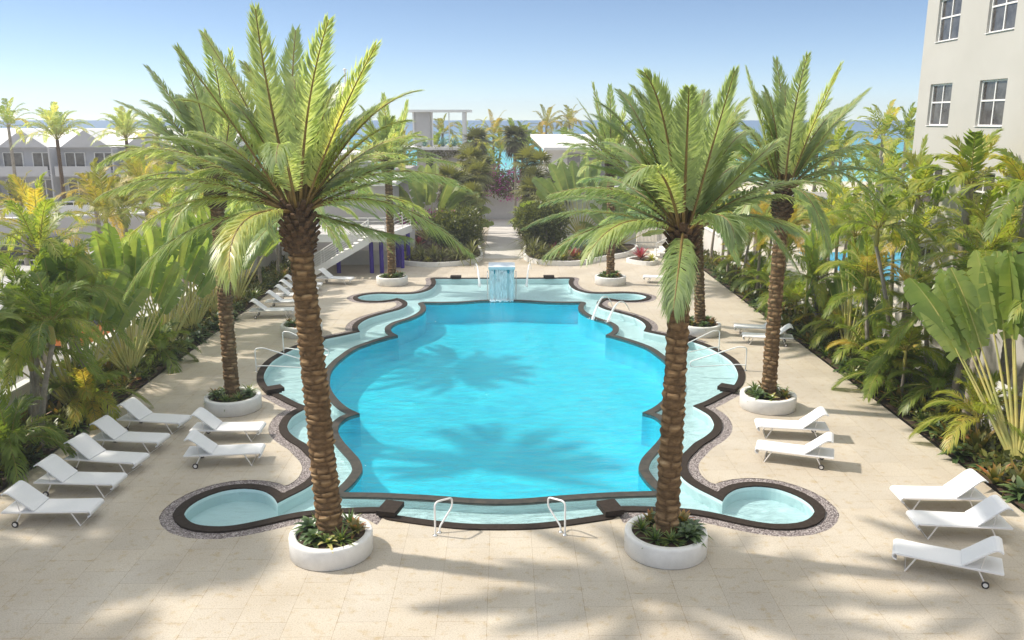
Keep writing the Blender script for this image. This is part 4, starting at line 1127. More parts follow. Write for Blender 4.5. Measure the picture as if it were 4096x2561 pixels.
# ---- ramp wall with white fence at the far left
rw = thing('ramp_wall', 'grey retaining wall of a ramp with white picket railing, behind the parked cars', 'wall', (-34, 62.0, 0), R_(22))
mb = MB(); mb.box((0, 0, 0.9), (17, 0.4, 2.2)); mb.build('wall_body', M['grey_wall'], rw)
mb = MB(); mb.box((0, 1.7, 2.05), (17, 3.4, 0.1)); mb.build('ramp_deck', M['white'], rw)
mb = MB()
for k in range(34): mb.box((-8.4 + k * 0.5, -0.05, 2.6), (0.05, 0.05, 1.0))
mb.box((0, -0.05, 3.12), (17, 0.07, 0.05)); mb.build('picket_rail', M['white'], rw)
mb = MB(); mb.box((0, 0.02, 2.52), (17, 0.03, 0.7)); mb.build('panel', M['white'], rw)

# ---- neighbour's plot on the right
M['pool2'] = mat('neighbour_pool_blue', (0.04, 0.36, 0.62), 0.15, (0.12, 0.50, 0.72), 0.8, 0.3, 4)
np_ = sheet('water', [[(21, 49), (28.5, 49), (28.5, 60), (21, 60)]], -0.235, M['pool2'])
nb = thing('shade_roof', 'low grey slatted shade roof beyond the right garden wall', 'shelter', (24.5, 66, 0))
for q in ((-3, -2), (3, -2), (-3, 2), (3, 2)):
    mb = MB(); mb.box((q[0], q[1], 1.6), (.14, .14, 3.2)); mb.build('post', M['grey_wall'], nb)
mb = MB()
for k in range(16): mb.box((0, -2.4 + k * .32, 3.28), (7.2, .2, .08))
mb.build('slat_roof', M['grey_wall'], nb)

# ================================================================ POOLSIDE OBJECTS
# ---- loungers
def strip(mb, prof, w, th=0.014, m=0):
    prof = np.asarray(prof, float); n = len(prof)
    d = np.gradient(prof, axis=0); d /= np.linalg.norm(d, axis=1)[:, None]
    nn = np.stack([-d[:, 1], d[:, 0]], 1) * th
    a = prof + nn; b_ = prof - nn
    V = []
    for q, y in ((a, -w), (a, w), (b_, -w), (b_, w)):
        V.append(np.c_[q[:, 0], np.full(n, y), q[:, 1]])
    V = np.concatenate(V); i = np.arange(n - 1)
    F = np.concatenate([np.stack([i, i + n, i + n + 1, i + 1], 1)[:, ::-1], np.stack([i + 2 * n, i + 3 * n, i + 3 * n + 1, i + 2 * n + 1], 1),
                        np.stack([i, i + 1, i + 1 + 2 * n, i + 2 * n], 1)[:, ::-1], np.stack([i + n, i + n + 1, i + 1 + 3 * n, i + 3 * n], 1)])
    mb.add(V, F, m, 0.5, False)
    for e in (0, n - 1):
        mb.add([V[e], V[e + n], V[e + 3 * n], V[e + 2 * n]], [[0, 1, 2, 3]], m)
def make_lounger():
    r = thing('sun_lounger', 'x', 'sun lounger', (0, 0, 0), 0, 'white sun loungers round the pool')
    mb = MB()
    strip(mb, [(0.915, .215), (0.965, .235), (0.995, .275), (0.99, .315), (0.955, .343), (0.90, .352), (0.45, .345), (0.0, .345), (-0.30, .350), (-0.65, .352), (-0.97, .352), (-1.0, .345)], 0.345)
    mb.build('sling_seat', M['sling'], r)
    mb = MB()
    strip(mb, [(-0.27, .372), (-0.36, .44), (-0.52, .575), (-0.68, .715), (-0.77, .785), (-0.83, .815), (-0.89, .812), (-0.945, .775)], 0.345)
    mb.build('backrest', M['sling'], r)
    mb = MB()
    for s in (-1, 1):
        mb.tube([(0.93, s * .352, .335), (-0.99, s * .352, .338)], .014, 6)
        mb.tube([(-0.60, s * .30, .335), (-0.66, s * .30, .68)], .009, 6)
    for x_ in (0.55, -0.55): mb.tube([(x_, -.35, .325), (x_, .35, .325)], .013, 6)
    mb.build('frame', M['metal_white'], r)
    for s in (-1, 1):
        mb = MB(); mb.tube([(0.56, s * .345, .335), (0.74, s * .345, .0)], [.017, .017], 7); mb.build('leg', M['metal_white'], r)
        mb = MB(); mb.tube([(-0.56, s * .345, .335), (-0.70, s * .345, .07)], [.017, .017], 7); mb.build('leg', M['metal_white'], r)
    mb = MB(); mb.tube([(0.735, -.34, .012), (0.735, .34, .012)], .011, 6); mb.build('floor_bar', M['metal_white'], r)
    for s in (-1, 1):
        mb = MB(); ring = []
        for k in range(16): ring.append((-0.705 + .046 * math.cos(k * PI / 8), s * .375, .072 + .046 * math.sin(k * PI / 8)))
        V = np.array(ring); y0, y1 = s * .36, s * .392
        A = V.copy(); A[:, 1] = y0; B_ = V.copy(); B_[:, 1] = y1
        i = np.arange(16); k_ = (i + 1) % 16
        mb.add(np.concatenate([A, B_]), np.stack([i, k_, k_ + 16, i + 16], 1)); mb.add(A, [list(range(16))]); mb.add(B_, [list(range(16))[::-1]])
        hub = mb.build('wheel', M['metal_white'], r)
        mb = MB(); T_ = []
        for (rr, yy) in ((.047, y0 - s * .004), (.072, y0), (.072, y1), (.047, y1 + s * .004)):
            T_.append(np.stack([-0.705 + rr * np.cos(i * PI / 8), np.full(16, yy), .072 + rr * np.sin(i * PI / 8)], 1))
        T_ = np.concatenate(T_)
        F = np.concatenate([np.stack([i + a * 16, k_ + a * 16, k_ + (a + 1) * 16, i + (a + 1) * 16], 1) for a in range(3)])
        mb.add(T_, F, 0, 0.5, True); mb.build('tyre', M['rubber'], hub)
    return r
lounger0 = make_lounger()
first = [True]
def place_lounger(wheel, foot, far, label, group):
    """wheel and front foot of the near long side, in photo pixels; far = head end on the right"""
    w = at(*wheel)[:2]; f = at(*foot)[:2]
    s = 0.36 if far else -0.36
    rz = math.atan2(f[1] - w[1], f[0] - w[0])
    c, sn = math.cos(rz), math.sin(rz)
    mid = (w + f) / 2
    lm = np.array([0.017, s])
    loc = mid - np.array([c * lm[0] - sn * lm[1], sn * lm[0] + c * lm[1]])
    if first[0]:
        first[0] = False
        lounger0.location = (loc[0], loc[1], 0); lounger0.rotation_euler = (0, 0, rz); lounger0["label"] = label; lounger0["group"] = group
        return lounger0
    return dup(lounger0, (loc[0], loc[1], 0), rz, label, group)
G1 = 'five loungers along the left bed'
place_lounger((34.4, 1245), (193, 1243), False, 'white sun lounger nearest the camera in the row along the left bed', G1)
place_lounger((107.7, 1172.7), (248, 1176), False, 'white sun lounger second from the near end of the row along the left bed', G1)
place_lounger((174.8, 1115.3), (301.5, 1123.8), False, 'white sun lounger in the middle of the five along the left bed', G1)
place_lounger((233.6, 1067.4), (357, 1073), False, 'white sun lounger second from the far end of the five along the left bed', G1)
place_lounger((296.6, 1019), (409, 1026), False, 'white sun lounger farthest from the camera of the five along the left bed', G1)
G2 = 'pair of loungers before the second left planter'
place_lounger((461.8, 1106.5), (595, 1100.5), False, 'white sun lounger, nearer of the pair between the left row and the pool', G2)
place_lounger((474, 1045.5), (593.3, 1044), False, 'white sun lounger, farther of the pair in front of the second left planter', G2)
G3 = 'pair of loungers before the second right planter'
place_lounger((1936, 1109), (1807, 1092), True, 'white sunlit lounger, nearer of the pair in front of the second right planter', G3)
place_lounger((1931, 1043), (1809, 1036), True, 'white sunlit lounger, farther of the pair right behind the second right planter shadow', G3)
G4 = 'three loungers in the near right corner'
place_lounger((2300, 1212.4), (2153, 1210), True, 'white lounger in the near right corner touching the planting bed, farthest of three', G4)
place_lounger((2355, 1283), (2190.6, 1274.7), True, 'white lounger in the near right corner, middle one of three', G4)
place_lounger((2324.6, 1388.6), (2137, 1350), True, 'partly shaded white lounger in the near right corner, turned and nearest the camera', G4)
G5 = 'far row of loungers along the left bed'
place_lounger((600.5, 753), (682, 751), False, 'white lounger at the near end of the far left row, beside the third left planter', G5)
place_lounger((635.8, 731), (716, 729.5), False, 'white lounger second from the near end of the far left row', G5)
place_lounger((655.4, 715), (733, 714), False, 'shaded white lounger in the middle of the far left row', G5)
place_lounger((667, 701), (741, 700), False, 'white lounger second from the far end of the far left row', G5)
place_lounger((679, 689), (750, 688), False, 'white lounger at the far end of the far left row', G5)
place_lounger((758.5, 672), (818, 674), False, 'white lounger standing alone below the white staircase', 'single loungers at the far end')
G6 = 'pair of loungers beside the third right planter'
place_lounger((1838, 797), (1741.5, 792.5), True, 'white lounger behind the second right palm trunk, farther of two', G6)
place_lounger((1861, 820), (1762.5, 814.8), True, 'white lounger behind the second right palm trunk, nearer of two', G6)
place_lounger((1590, 671), (1531, 669.5), True, 'white lounger right of the farthest right planter, mostly behind a frond', 'single loungers at the far end')

# ---- round planters
PL = {}
PLN = {'FL': (-3.70, 16.62, 'nearest left'), 'FR': (3.45, 16.62, 'nearest right'), 'SL': (-8.66, 25.9, 'second left'), 'SR': (8.46, 25.9, 'second right'),
       'TL': (-8.72, 35.62, 'third left'), 'TR': (8.46, 35.55, 'third right'), 'QL': (-6.28, 47.0, 'farthest left'), 'QR': (5.98, 47.0, 'farthest right')}
def make_planter():
    r = thing('planter', 'x', 'planter', (0, 0, 0), 0, 'round white planters round the pool')
    R0 = 0.875
    mb = MB(); mb.lathe([(R0 - .03, 0), (R0, .02), (R0 + .005, .40), (R0 - .005, .445), (R0 - .03, .455), (R0 - .13, .455), (R0 - .15, .44), (R0 - .155, .30)], n=64)
    mb.build('bowl', M['planter'], r)
    mb = MB(); k = 48; a = np.arange(k) * 2 * PI / k
    mb.add(np.c_[(R0 - .154) * np.cos(a), (R0 - .154) * np.sin(a), np.full(k, .385)], [list(range(k))]); mb.build('soil', M['soil'], r)
    return r
pl0 = None
for key, (x, y, nm) in PLN.items():
    lb = f'round white planter under the {nm} date palm'
    if pl0 is None:
        pl0 = make_planter(); pl0.location = (x, y, 0); pl0['label'] = lb
    else:
        dup(pl0, (x, y, 0), 0, lb)
# plants in the planters
PROTO = {
 'green_spiky': rosette_mesh('rosette_plant', 'brom_leaf', 11, 34, 0.36, 0.042, 0.5, (80, -5), 0.42, 0.22),
 'pale_tipped': rosette_mesh('rosette_plant', 'brom_leaf', 12, 15, 0.34, 0.085, 0.8, (72, 10), 0.50, 0.55),
 'broad_green': rosette_mesh('broad_leaf_plant', 'broad_leaf', 13, 24, 0.34, 0.115, 0.9, (75, 5), 0.45, 0.18, 0.3, 0.08),
 'rusty': rosette_mesh('rosette_plant', 'rust_leaf', 14, 16, 0.36, 0.085, 0.55, (80, 20), 0.45, 0.5),
}
DESC = {'green_spiky': 'spiky bright green rosette plant', 'pale_tipped': 'bromeliad with pale yellow leaf tips', 'broad_green': 'dark green broad-leaved plant', 'rusty': 'bromeliad with rusty leaf tips'}
used = {}
def put(kind, loc, rz, s, label, group, cat='plant'):
    p = PROTO[kind]
    if kind not in used:
        used[kind] = True; o = p
    else:
        o = p.copy(); COL.objects.link(o)
    o.location = loc; o.rotation_euler = (0, 0, rz); o.scale = (s, s, s)
    tag(o, label, cat, group)
    return o
DIRS = ['at its right edge', 'at its far right edge', 'behind the trunk', 'at its far left edge', 'at its left edge', 'at its near left edge', 'in front of the trunk', 'at its near right edge']
rr = random.Random(5)
kinds = ['green_spiky', 'rusty', 'broad_green', 'pale_tipped', 'broad_green', 'green_spiky', 'broad_green', 'rusty']
for pi_, (key, (x, y, nm)) in enumerate(PLN.items()):
    for k in range(8):
        a = k * PI / 4 + rr.uniform(-.2, .2)
        kd = kinds[(k * 3 + pi_ * 5 + (k // 4)) % 8]
        if key == 'FL': kd = ['rusty', 'green_spiky', 'broad_green', 'green_spiky', 'broad_green', 'broad_green', 'pale_tipped', 'green_spiky'][k]
        if key == 'FR': kd = ['broad_green', 'rusty', 'broad_green', 'rusty', 'green_spiky', 'green_spiky', 'green_spiky', 'broad_green'][k]
        if key == 'SR': kd = ['green_spiky', 'broad_green', 'rusty', 'green_spiky', 'green_spiky', 'broad_green', 'pale_tipped', 'rusty'][k]
        r_ = rr.uniform(0.44, 0.54)
        put(kd, (x + r_ * math.cos(a), y + r_ * math.sin(a), 0.39), rr.uniform(0, 6.28), rr.uniform(0.98, 1.25), f'{DESC[kd]} in the {nm} planter {DIRS[k]}', f'plants in the {nm} planter')

# ---- hand rails
def rail(label, pts, base_pts, group):
    x, y = pts[0][0], pts[0][1]
    t = thing('handrail', label, 'handrail', (x, y, 0), 0, group)
    P = np.array(pts, float) - np.array([x, y, 0])
    # round the corners
    Q = [P[0]]
    for a, b_, c in zip(P[:-2], P[1:-1], P[2:]):
        u, v = a - b_, c - b_
        r = min(0.13, 0.4 * np.linalg.norm(u), 0.4 * np.linalg.norm(v))
        s, e = b_ + nrm(u) * r, b_ + nrm(v) * r
        for k in np.linspace(0, 1, 6): Q.append((1 - k) ** 2 * s + 2 * k * (1 - k) * b_ + k * k * e)
    Q.append(P[-1])
    mb = MB(); mb.tube(Q, .0215, 8); mb.build('tube', M['steel_white'], t)
    for b_ in base_pts:
        mb = MB(); mb.lathe([(.055, 0), (.055, .012), (.03, .03), (.0, .03)], (b_[0] - x, b_[1] - y, b_[2] if len(b_) > 2 else 0.0), 14); mb.build('base_flange', M['steel'], t)
M['steel_white'] = mat('brushed_pale_steel', (0.85, 0.85, 0.85), 0.3, metal=0.1, spec=0.6)
for sgn, nm in ((-1, 'left'), (1, 'right')):
    x = AX + sgn * 1.44; y = 17.30; k = -sgn
    rail(f'steel handrail on the front pool edge, {nm} one of the two', [(x, y, 0), (x, y, .80), (x + k * .36, y + .36, .74), (x + k * .36, y + .37, .52), (x + k * .09, y + .15, .14), (x + k * .08, y + .13, .0)], [(x, y), (x + k * .08, y + .13)], 'handrails of the pool')
    for q, (ang, yb, nm2) in enumerate(((R_(172), 29.95, 'nearer'), (R_(198), 32.5, 'farther'))):
        bx = AX + sgn * (8.98 if q == 0 else 8.62); d = np.array([math.cos(ang) * sgn, math.sin(ang)])
        e = lambda s, z: (bx + d[0] * s, yb + d[1] * s, z)
        rail(f'long sloping steel handrail over the {nm} side bay of the pool, {nm2} of two', [e(0, 0), e(0, .88), e(.3, .90), e(2.0, .27), e(2.02, .10), e(1.85, .06), e(.55, .20), e(.28, .22), e(0.02, .21)], [e(0, 0)], 'handrails of the pool')

# ---- fountain block and jets
M['aqua_glass'] = mat('aqua_fountain_glass', (0.72, 0.80, 0.81), 0.15, (0.78, 0.84, 0.85), 2.2, 0.05, 5, spec=0.6, space='Generated')
M['aqua_top'] = mat('white_fountain_slab', (0.70, 0.78, 0.84), 0.25)
M['teal'] = mat('teal_tile', (0.03, 0.33, 0.42), 0.3)
m_, nt, out = new_mat('falling_water')
tr_ = N(nt, "ShaderNodeBsdfTransparent"); tr_.inputs[0].default_value = (0.9, 0.97, 1, 1)
df = N(nt, "ShaderNodeBsdfPrincipled"); df.inputs["Base Color"].default_value = (0.85, 0.9, 0.92, 1); df.inputs["Roughness"].default_value = 0.25
tc = N(nt, "ShaderNodeTexCoord"); mp = N(nt, "ShaderNodeMapping"); mp.inputs["Scale"].default_value = (14, 14, 1.2); no = N(nt, "ShaderNodeTexNoise"); no.inputs["Scale"].default_value = 2.0; no.inputs["Detail"].default_value = 4
nt.links.new(tc.outputs["Object"], mp.inputs[0]); nt.links.new(mp.outputs[0], no.inputs["Vector"])
r = ramp(nt, no.outputs[0], [(0.30, (0.30, 0.30, 0.30)), (0.62, (1, 1, 1))])
ms = N(nt, "ShaderNodeMixShader"); nt.links.new(r.outputs[0], ms.inputs[0]); nt.links.new(tr_.outputs[0], ms.inputs[1]); nt.links.new(df.outputs[0], ms.inputs[2]); nt.links.new(ms.outputs[0], out.inputs[0])
M['fall'] = m_
fx, fy = -0.12, 43.55
ft = thing('fountain', 'square aqua glass waterfall fountain standing on the pool shelf', 'fountain', (fx, fy, 0))
mb = MB(); mb.box((0, 0, 0.5), (1.28, 1.3, 2.06)); mb.build('glass_body', M['aqua_glass'], ft)
mb = MB(); mb.box((0, 0, 1.60), (1.36, 1.5, 0.14)); mb.build('top_slab', M['aqua_top'], ft)
for k in (-1, 0, 1):
    mb = MB(); a = np.linspace(PI, 2 * PI, 14)
    front = np.c_[0.2 * np.cos(a), np.full(14, -0.665), 0.22 * np.sin(a)] + np.array([k * .42, 0, 1.525])
    back = front + np.array([0, 0.012, 0])
    mb.add(front, [list(range(14))]); 
    i = np.arange(13); mb.add(np.concatenate([front, back]), np.stack([i, i + 14, i + 15, i + 1], 1)); mb.build('arch_panel', M['teal'], ft)
for k, w in ((-.24, .16), (.2, .14), (-.5, .2), (.5, .2), (0, .3)):
    mb = MB(); zz = np.linspace(1.53, Z_WATER, 12); yo = -0.69 - 0.18 * np.sqrt(np.clip((1.53 - zz) / 1.63, 0, 1)) - (0.02 if abs(k) < .3 else 0)
    V = np.concatenate([np.c_[np.full(12, k - w / 2), yo, zz], np.c_[np.full(12, k + w / 2), yo, zz]]); i = np.arange(11)
    mb.add(V, np.stack([i, i + 12, i + 13, i + 1], 1), 0, .5, True); mb.build('water_curtain', M['fall'], ft)
rng = np.random.default_rng(3); mb = MB()
for k in range(170):
    a = rng.uniform(-.62, .62); c = np.array([a, -0.86 + rng.normal(0, .09), Z_WATER + abs(rng.normal(0, .035))]); s = .012 + .03 * rng.random()
    mb.add([c + np.array(v) * s for v in ((1, 0, 0), (-1, 0, 0), (0, 1, 0), (0, -1, 0), (0, 0, 1), (0, 0, -1))], [[0, 2, 4], [2, 1, 4], [1, 3, 4], [3, 0, 4], [2, 0, 5], [1, 2, 5], [3, 1, 5], [0, 3, 5]])
mb.build('foam', M['aqua_top'], ft)
for s in (-1, 1):
    mb = MB(); mb.tube([(s * .74, -.5, -.5), (s * .74, -.5, 1.2), (s * .74, -.42, 1.28), (s * .74, .3, 1.28), (s * .74, .4, 1.2), (s * .74, .4, -.5)], .018, 7); mb.build('side_rail', M['steel'], ft)
m_, nt, out = new_mat('water_spray')
tr_ = N(nt, "ShaderNodeBsdfTransparent"); df = N(nt, "ShaderNodeBsdfPrincipled"); df.inputs["Base Color"].default_value = (0.9, 0.94, 0.96, 1); df.inputs["Roughness"].default_value = 0.3
ms = N(nt, "ShaderNodeMixShader"); ms.inputs[0].default_value = 0.55
nt.links.new(tr_.outputs[0], ms.inputs[1]); nt.links.new(df.outputs[0], ms.inputs[2]); nt.links.new(ms.outputs[0], out.inputs[0]); M['spray'] = m_
def jet(label, p, q, h):
    p = np.asarray(p, float); q = np.asarray(q, float); t = np.linspace(0, 1, 16)
    C = p + (q - p) * t[:, None] + np.array([0, 0, 1.0]) * (4 * h * t * (1 - t))[:, None]
    mb = MB(); rng = np.random.default_rng(int(abs(p[0]) * 100))
    mb.tube(C - p, 0.018 + 0.05 * t ** 2 + 0.008 * rng.random(16), 7)
    for k in range(26):
        a = rng.random() * 6.28; r_ = .22 * rng.random(); c = q - p + np.array([r_ * math.cos(a), r_ * math.sin(a), 0.02 + .16 * rng.random()])
        s = .012 + .014 * rng.random(); mb.add([c + np.array(v) * s for v in ((1, 0, 0), (-1, 0, 0), (0, 1, 0), (0, -1, 0), (0, 0, 1), (0, 0, -1))], [[0, 2, 4], [2, 1, 4], [1, 3, 4], [3, 0, 4], [2, 0, 5], [1, 2, 5], [3, 1, 5], [0, 3, 5]])
    o = mb.build('water_jet', M['spray']); o.location = p
    tag(o, label, 'water jet', 'water jets of the pool')
jet('white water jet falling into the pool left of the fountain', (-1.75, 49.2, 0.45), (-1.35, 46.5, Z_WATER), 0.75)
jet('white water jet falling into the pool right of the fountain', (1.6, 49.2, 0.45), (1.25, 46.5, Z_WATER), 0.75)
jet('thin water jet arching over the right inner edge, nearer the pool axis', (5.3, 40.5, 0.1), (4.1, 38.4, Z_WATER), 0.8)
jet('thin water jet arching over the right inner edge, nearer the deck', (6.0, 39.6, 0.1), (4.75, 37.9, Z_WATER), 0.7)

# ---- cars on the street
def car(label, loc, rz, paint, L=4.5, W=1.8, Hc=1.5, boxy=False, group='cars parked on the street'):
    r = thing('parked_car', label, 'car', loc, rz, group)
    h = Hc
    if boxy: prof = [(-L/2, .35), (-L/2 + .03, .95), (-L/2 + .12, 1.05), (-L/2 + .45, h - .05), (-L/2 + .8, h), (L*.12, h), (L*.20, h - .06), (L*.31, 1.08), (L/2 - .1, .98), (L/2, .72), (L/2, .35)]
    else: prof = [(-L/2, .38), (-L/2 + .05, .82), (-L/2 + .35, .98), (-L/2 + .95, h - .08), (-L/2 + 1.4, h), (L*.06, h), (L*.13, h - .06), (L*.27, .98), (L/2 - .25, .86), (L/2, .62), (L/2, .35)]
    mb = MB(); n = len(prof); P = np.array(prof)
    tw = W / 2 * (1 - 0.16 * np.clip((P[:, 1] - .95) / (h - .95), 0, 1))
    A = np.c_[P[:, 0], -tw, P[:, 1]]; B_ = np.c_[P[:, 0], tw, P[:, 1]]; i = np.arange(n - 1)
    mb.add(np.concatenate([A, B_]), np.stack([i, i + 1, i + 1 + n, i + n], 1)[:, ::-1]); mb.add(A, [list(range(n))[::-1]]); mb.add(B_, [list(range(n))])
    mb.add([A[0], A[-1], B_[-1], B_[0]], [[0, 1, 2, 3]])
    mb.build('body', paint, r)
    gl = MB(); k0 = 2
    a, b_ = P[2], P[3]; c, d = P[6], P[7]
    w0, w1 = W / 2 * .84, W / 2 * .96
    gl.add([(d[0] - .02, -w1 + .06, d[1] + .02), (d[0] - .02, w1 - .06, d[1] + .02), (c[0] + .03, w0 - .03, c[1] - .0), (c[0] + .03, -w0 + .03, c[1] - .0)], [[0, 1, 2, 3]])
    gl.build('windscreen', M['glass'], r)
    gl = MB(); gl.add([(a[0] - .02, -w1 + .08, a[1] + .03), (a[0] - .02, w1 - .08, a[1] + .03), (b_[0] - .03, w0 - .05, b_[1] - .02), (b_[0] - .03, -w0 + .05, b_[1] - .02)], [[3, 2, 1, 0]])
    gl.build('rear_window', M['glass'], r)
    for s in (-1, 1):
        gl = MB(); y0, y1 = s * (W / 2 * .99 + .004), s * (W / 2 * .86 + .006)
        for u0, u1, v0, v1 in ((a[0] + .28, -.12, b_[0] + .22, -.12), (-.04, d[0] - .18, -.04, c[0] - .06)):
            gl.add([(u0, y0, 1.02), (u1, y0, 1.02), (v1, y1, h - .12), (v0, y1, h - .12)], [[0, 1, 2, 3]] if s < 0 else [[3, 2, 1, 0]])
        gl.build('side_window', M['glass'], r)
        for x_ in (-L * .30, L * .31):
            wl_ = MB(); wl_.tube([(x_, s * (W / 2 - .2), .33), (x_, s * (W / 2 + .012), .33)], .33, 20); w_ = wl_.build('wheel', M['rubber'], r)
            wl_ = MB(); wl_.tube([(x_, s * (W / 2 - .02), .33), (x_, s * (W / 2 + .022), .33)], .20, 16); wl_.build('rim', M['steel'], w_)
        hl = MB(); hl.box((L / 2 - .03, s * W * .36, .66), (.07, .34, .14)); hl.build('headlight', M['white'], r)
        tl = MB(); tl.box((-L / 2 + .03, s * W * .38, .82), (.07, .26, .16)); tl.build('tail_light', M['tail'], r)
    return r
M['tail'] = mat('red_lens', (0.35, 0.02, 0.02), 0.3)
M['car_dark'] = mat('dark_maroon_paint', (0.045, 0.028, 0.026), 0.25, spec=0.6)
M['car_orange'] = mat('orange_paint', (0.60, 0.17, 0.02), 0.35, spec=0.5)
M['car_white'] = mat('white_car_paint', (0.75, 0.76, 0.78), 0.25, spec=0.6)
car('dark maroon boxy car parked below the grey ramp wall', (-31.4, 56.2, -.25), R_(188), M['car_dark'], 4.6, 1.85, 1.75, True)
car('orange car parked on the street behind the left bed', (-18.7, 34.3, -.25), R_(175), M['car_orange'], 4.4, 1.8, 1.62, True)
car('white car parked nearest the camera behind the left bed', (-17.2, 28.9, -.25), R_(80), M['car_white'])

# ---- sailing boat, flag pole, motor yacht
M['flag'] = mat('white_pole_paint', (0.8, 0.8, 0.8), 0.4)
fp = thing('flag_pole', 'tall thin white pole standing between the palms above the villa roof', 'pole', (-14.7, 82, 0))
mb = MB(); mb.tube([(0, 0, 0), (0, 0, 13.4)], [.14, .09], 10); mb.build('pole', M['flag'], fp)
mb = MB(); mb.lathe([(0, 0), (.2, .05), (.2, .1), (0, .22)], (0, 0, 13.4), 10); mb.build('finial', M['flag'], fp)
def boat(label, loc, rz, s, sail):
    r = thing('sailing_boat' if sail else 'motor_boat', label, 'boat', loc, rz)
    r.scale = (s, s, s)
    P = [(-3, .9), (-2.9, 1.0), (1.0, 1.05), (2.6, .45), (3.2, 0), (2.6, -.45), (1.0, -1.05), (-2.9, -1.0), (-3, -.9)]
    mb = MB(); n = len(P); top = np.array([(x, y, .9) for x, y in P]); bot = np.array([(x * .85, y * .6, -.3) for x, y in P])
    i = np.arange(n); k = (i + 1) % n
    mb.add(np.concatenate([bot, top]), np.stack([i, k, k + n, i + n], 1)[:, ::-1]); mb.add(top, [list(range(n))[::-1]]); mb.build('hull', M['white'], r)
    mb = MB(); mb.box((-.4, 0, 1.25), (2.2, 1.3, .7), taper=.8); mb.build('cabin', M['white'], r)
    if sail:
        mb = MB(); mb.tube([(.5, 0, .8), (.5, 0, 9)], .07, 8); mb.build('mast', M['steel'], r)
        mb = MB(); mb.add([(.4, 0, 2), (-2.6, .3, 2.1), (.4, 0, 8.6), (.4, .03, 2), (-2.6, .33, 2.1), (.4, .03, 8.6)], [[0, 1, 2], [5, 4, 3]]); mb.build('sail', M['curtain'], r)
    else:
        mb = MB(); mb.box((-.7, 0, 1.95), (1.2, 1.1, .12)); mb.build('flybridge', M['white'], r)
boat('grey sailed boat far out on the horizon right of the white pole', (-225, 760, -.9), R_(35), 2.2, True)
boat('white motor boat on the blue water left of the white pole', (-92, 425, -.9), R_(150), 1.25, False)

# ================================================================ PALMS AND PLANTING
GD = 'date palms in round planters round the pool'
def PXY(k): return PLN[k][0], PLN[k][1]
# nearest left
x, y = PXY('FL')
date_palm('tall date palm nearest the camera on the left, with the largest crown', GD, x, y, 0.385, (703, 500), [
 ((640, 250), (603, 22), -1.3), ((727, 262), (776, 48), -1.5), ((800, 285), (888, 108), -0.9), ((690, 270), (698, 72), 1.6),
 ((600, 285), (482, 82), 1.3), ((545, 285), (418, 118), -1.0), ((562, 305), (428, 236), -0.5), ((500, 355), (285, 330), 0.3),
 ((430, 362), (238, 384), -0.7), ((440, 425), (236, 462), -1.2), ((480, 470), (300, 560), -0.4), ((450, 545), (298, 690), -0.9), ((575, 525), (543, 660), -2.4, -1.5),
 ((850, 300), (988, 214), 0.3), ((885, 412), (1072, 424), -0.4), ((905, 478), (1112, 598), -0.7), ((845, 535), (965, 560), 0.8), ((668, 352), (652, 385), -2.7, -1.6),
 ((770, 330), (815, 205), 1.2), ((560, 400), (420, 430), 1.0), ((800, 430), (930, 380), 1.4)], 34, 101, r0=0.265, n=170, ll=0.56, lw=0.033)
# nearest right
x, y = PXY('FR')
date_palm('tall date palm nearest the camera on the right', GD, x, y, 0.385, (1613, 548), [
 ((1572, 305), (1522, 172), -1.1), ((1622, 335), (1627, 208), -1.5), ((1682, 345), (1735, 168), -0.9), ((1530, 330), (1462, 215), 1.5),
 ((1510, 365), (1402, 272), 0.8), ((1470, 455), (1302, 458), -0.4), ((1445, 530), (1292, 602), -0.8), ((1482, 524), (1386, 606), -1.6), ((1604, 622), (1590, 730), -2.3, -1.5),
 ((1695, 508), (1735, 562), -1.7, -1.2), ((1775, 522), (1890, 648), -0.5), ((1760, 512), (1880, 548), 0.6), ((1745, 418), (1838, 332), 0.5), ((1560, 410), (1492, 418), -1.8, -1.1),
 ((1670, 400), (1690, 300), 1.4), ((1720, 440), (1850, 430), 1.2), ((1510, 440), (1390, 390), 1.0)], 32, 102, r0=0.24, row=0.16, nb=5, n=165, ll=0.54, lw=0.033)
# second left
x, y = PXY('SL')
date_palm('date palm in the second left planter, leaning slightly towards the bed', GD, x, y, 0.385, (508, 428), [
 ((440, 290), (347, 158), 0.9), ((475, 265), (420, 112), -1.0), ((522, 255), (482, 78), -1.0), ((390, 310), (275, 238), 0.4), ((370, 360), (232, 345), -0.4),
 ((560, 280), (612, 150), 0.8), ((420, 425), (320, 500), -0.5), ((600, 420), (690, 470), 0.4), ((580, 450), (650, 560), -0.8), ((450, 460), (400, 560), -1.4), ((540, 300), (545, 120), -1.2)], 34, 103, r0=0.225, row=0.125, nb=6, n=125, ll=0.58, lw=0.042, L=4.2)
# second right
x, y = PXY('SR')
date_palm('date palm in the second right planter in front of the cream building', GD, x, y, 0.385, (1850, 452), [
 ((1872, 285), (1907, 130), -1.3), ((1918, 300), (1986, 152), -1.0), ((1850, 290), (1832, 142), 1.0), ((1950, 318), (2050, 212), 0.4), ((1925, 335), (2002, 248), 1.4),
 ((1800, 300), (1762, 160), 0.8), ((1990, 352), (2112, 362), -0.4), ((1975, 405), (2094, 495), -0.7), ((1800, 400), (1730, 440), 0.4), ((1910, 470), (1960, 590), -1.5), ((1770, 350), (1700, 300), 0.9), ((1780, 460), (1730, 560), -0.9)], 34, 104, r0=0.225, row=0.14, nb=6, n=125, ll=0.58, lw=0.042, L=4.2)
x, y = PXY('TL')
date_palm('date palm in the third left planter, hidden behind the nearest left palm', GD, x, y, 0.385, (706, 505), [], 46, 105, r0=0.225, n=84, ll=0.58, lw=0.058, L=4.0, back_only=False)
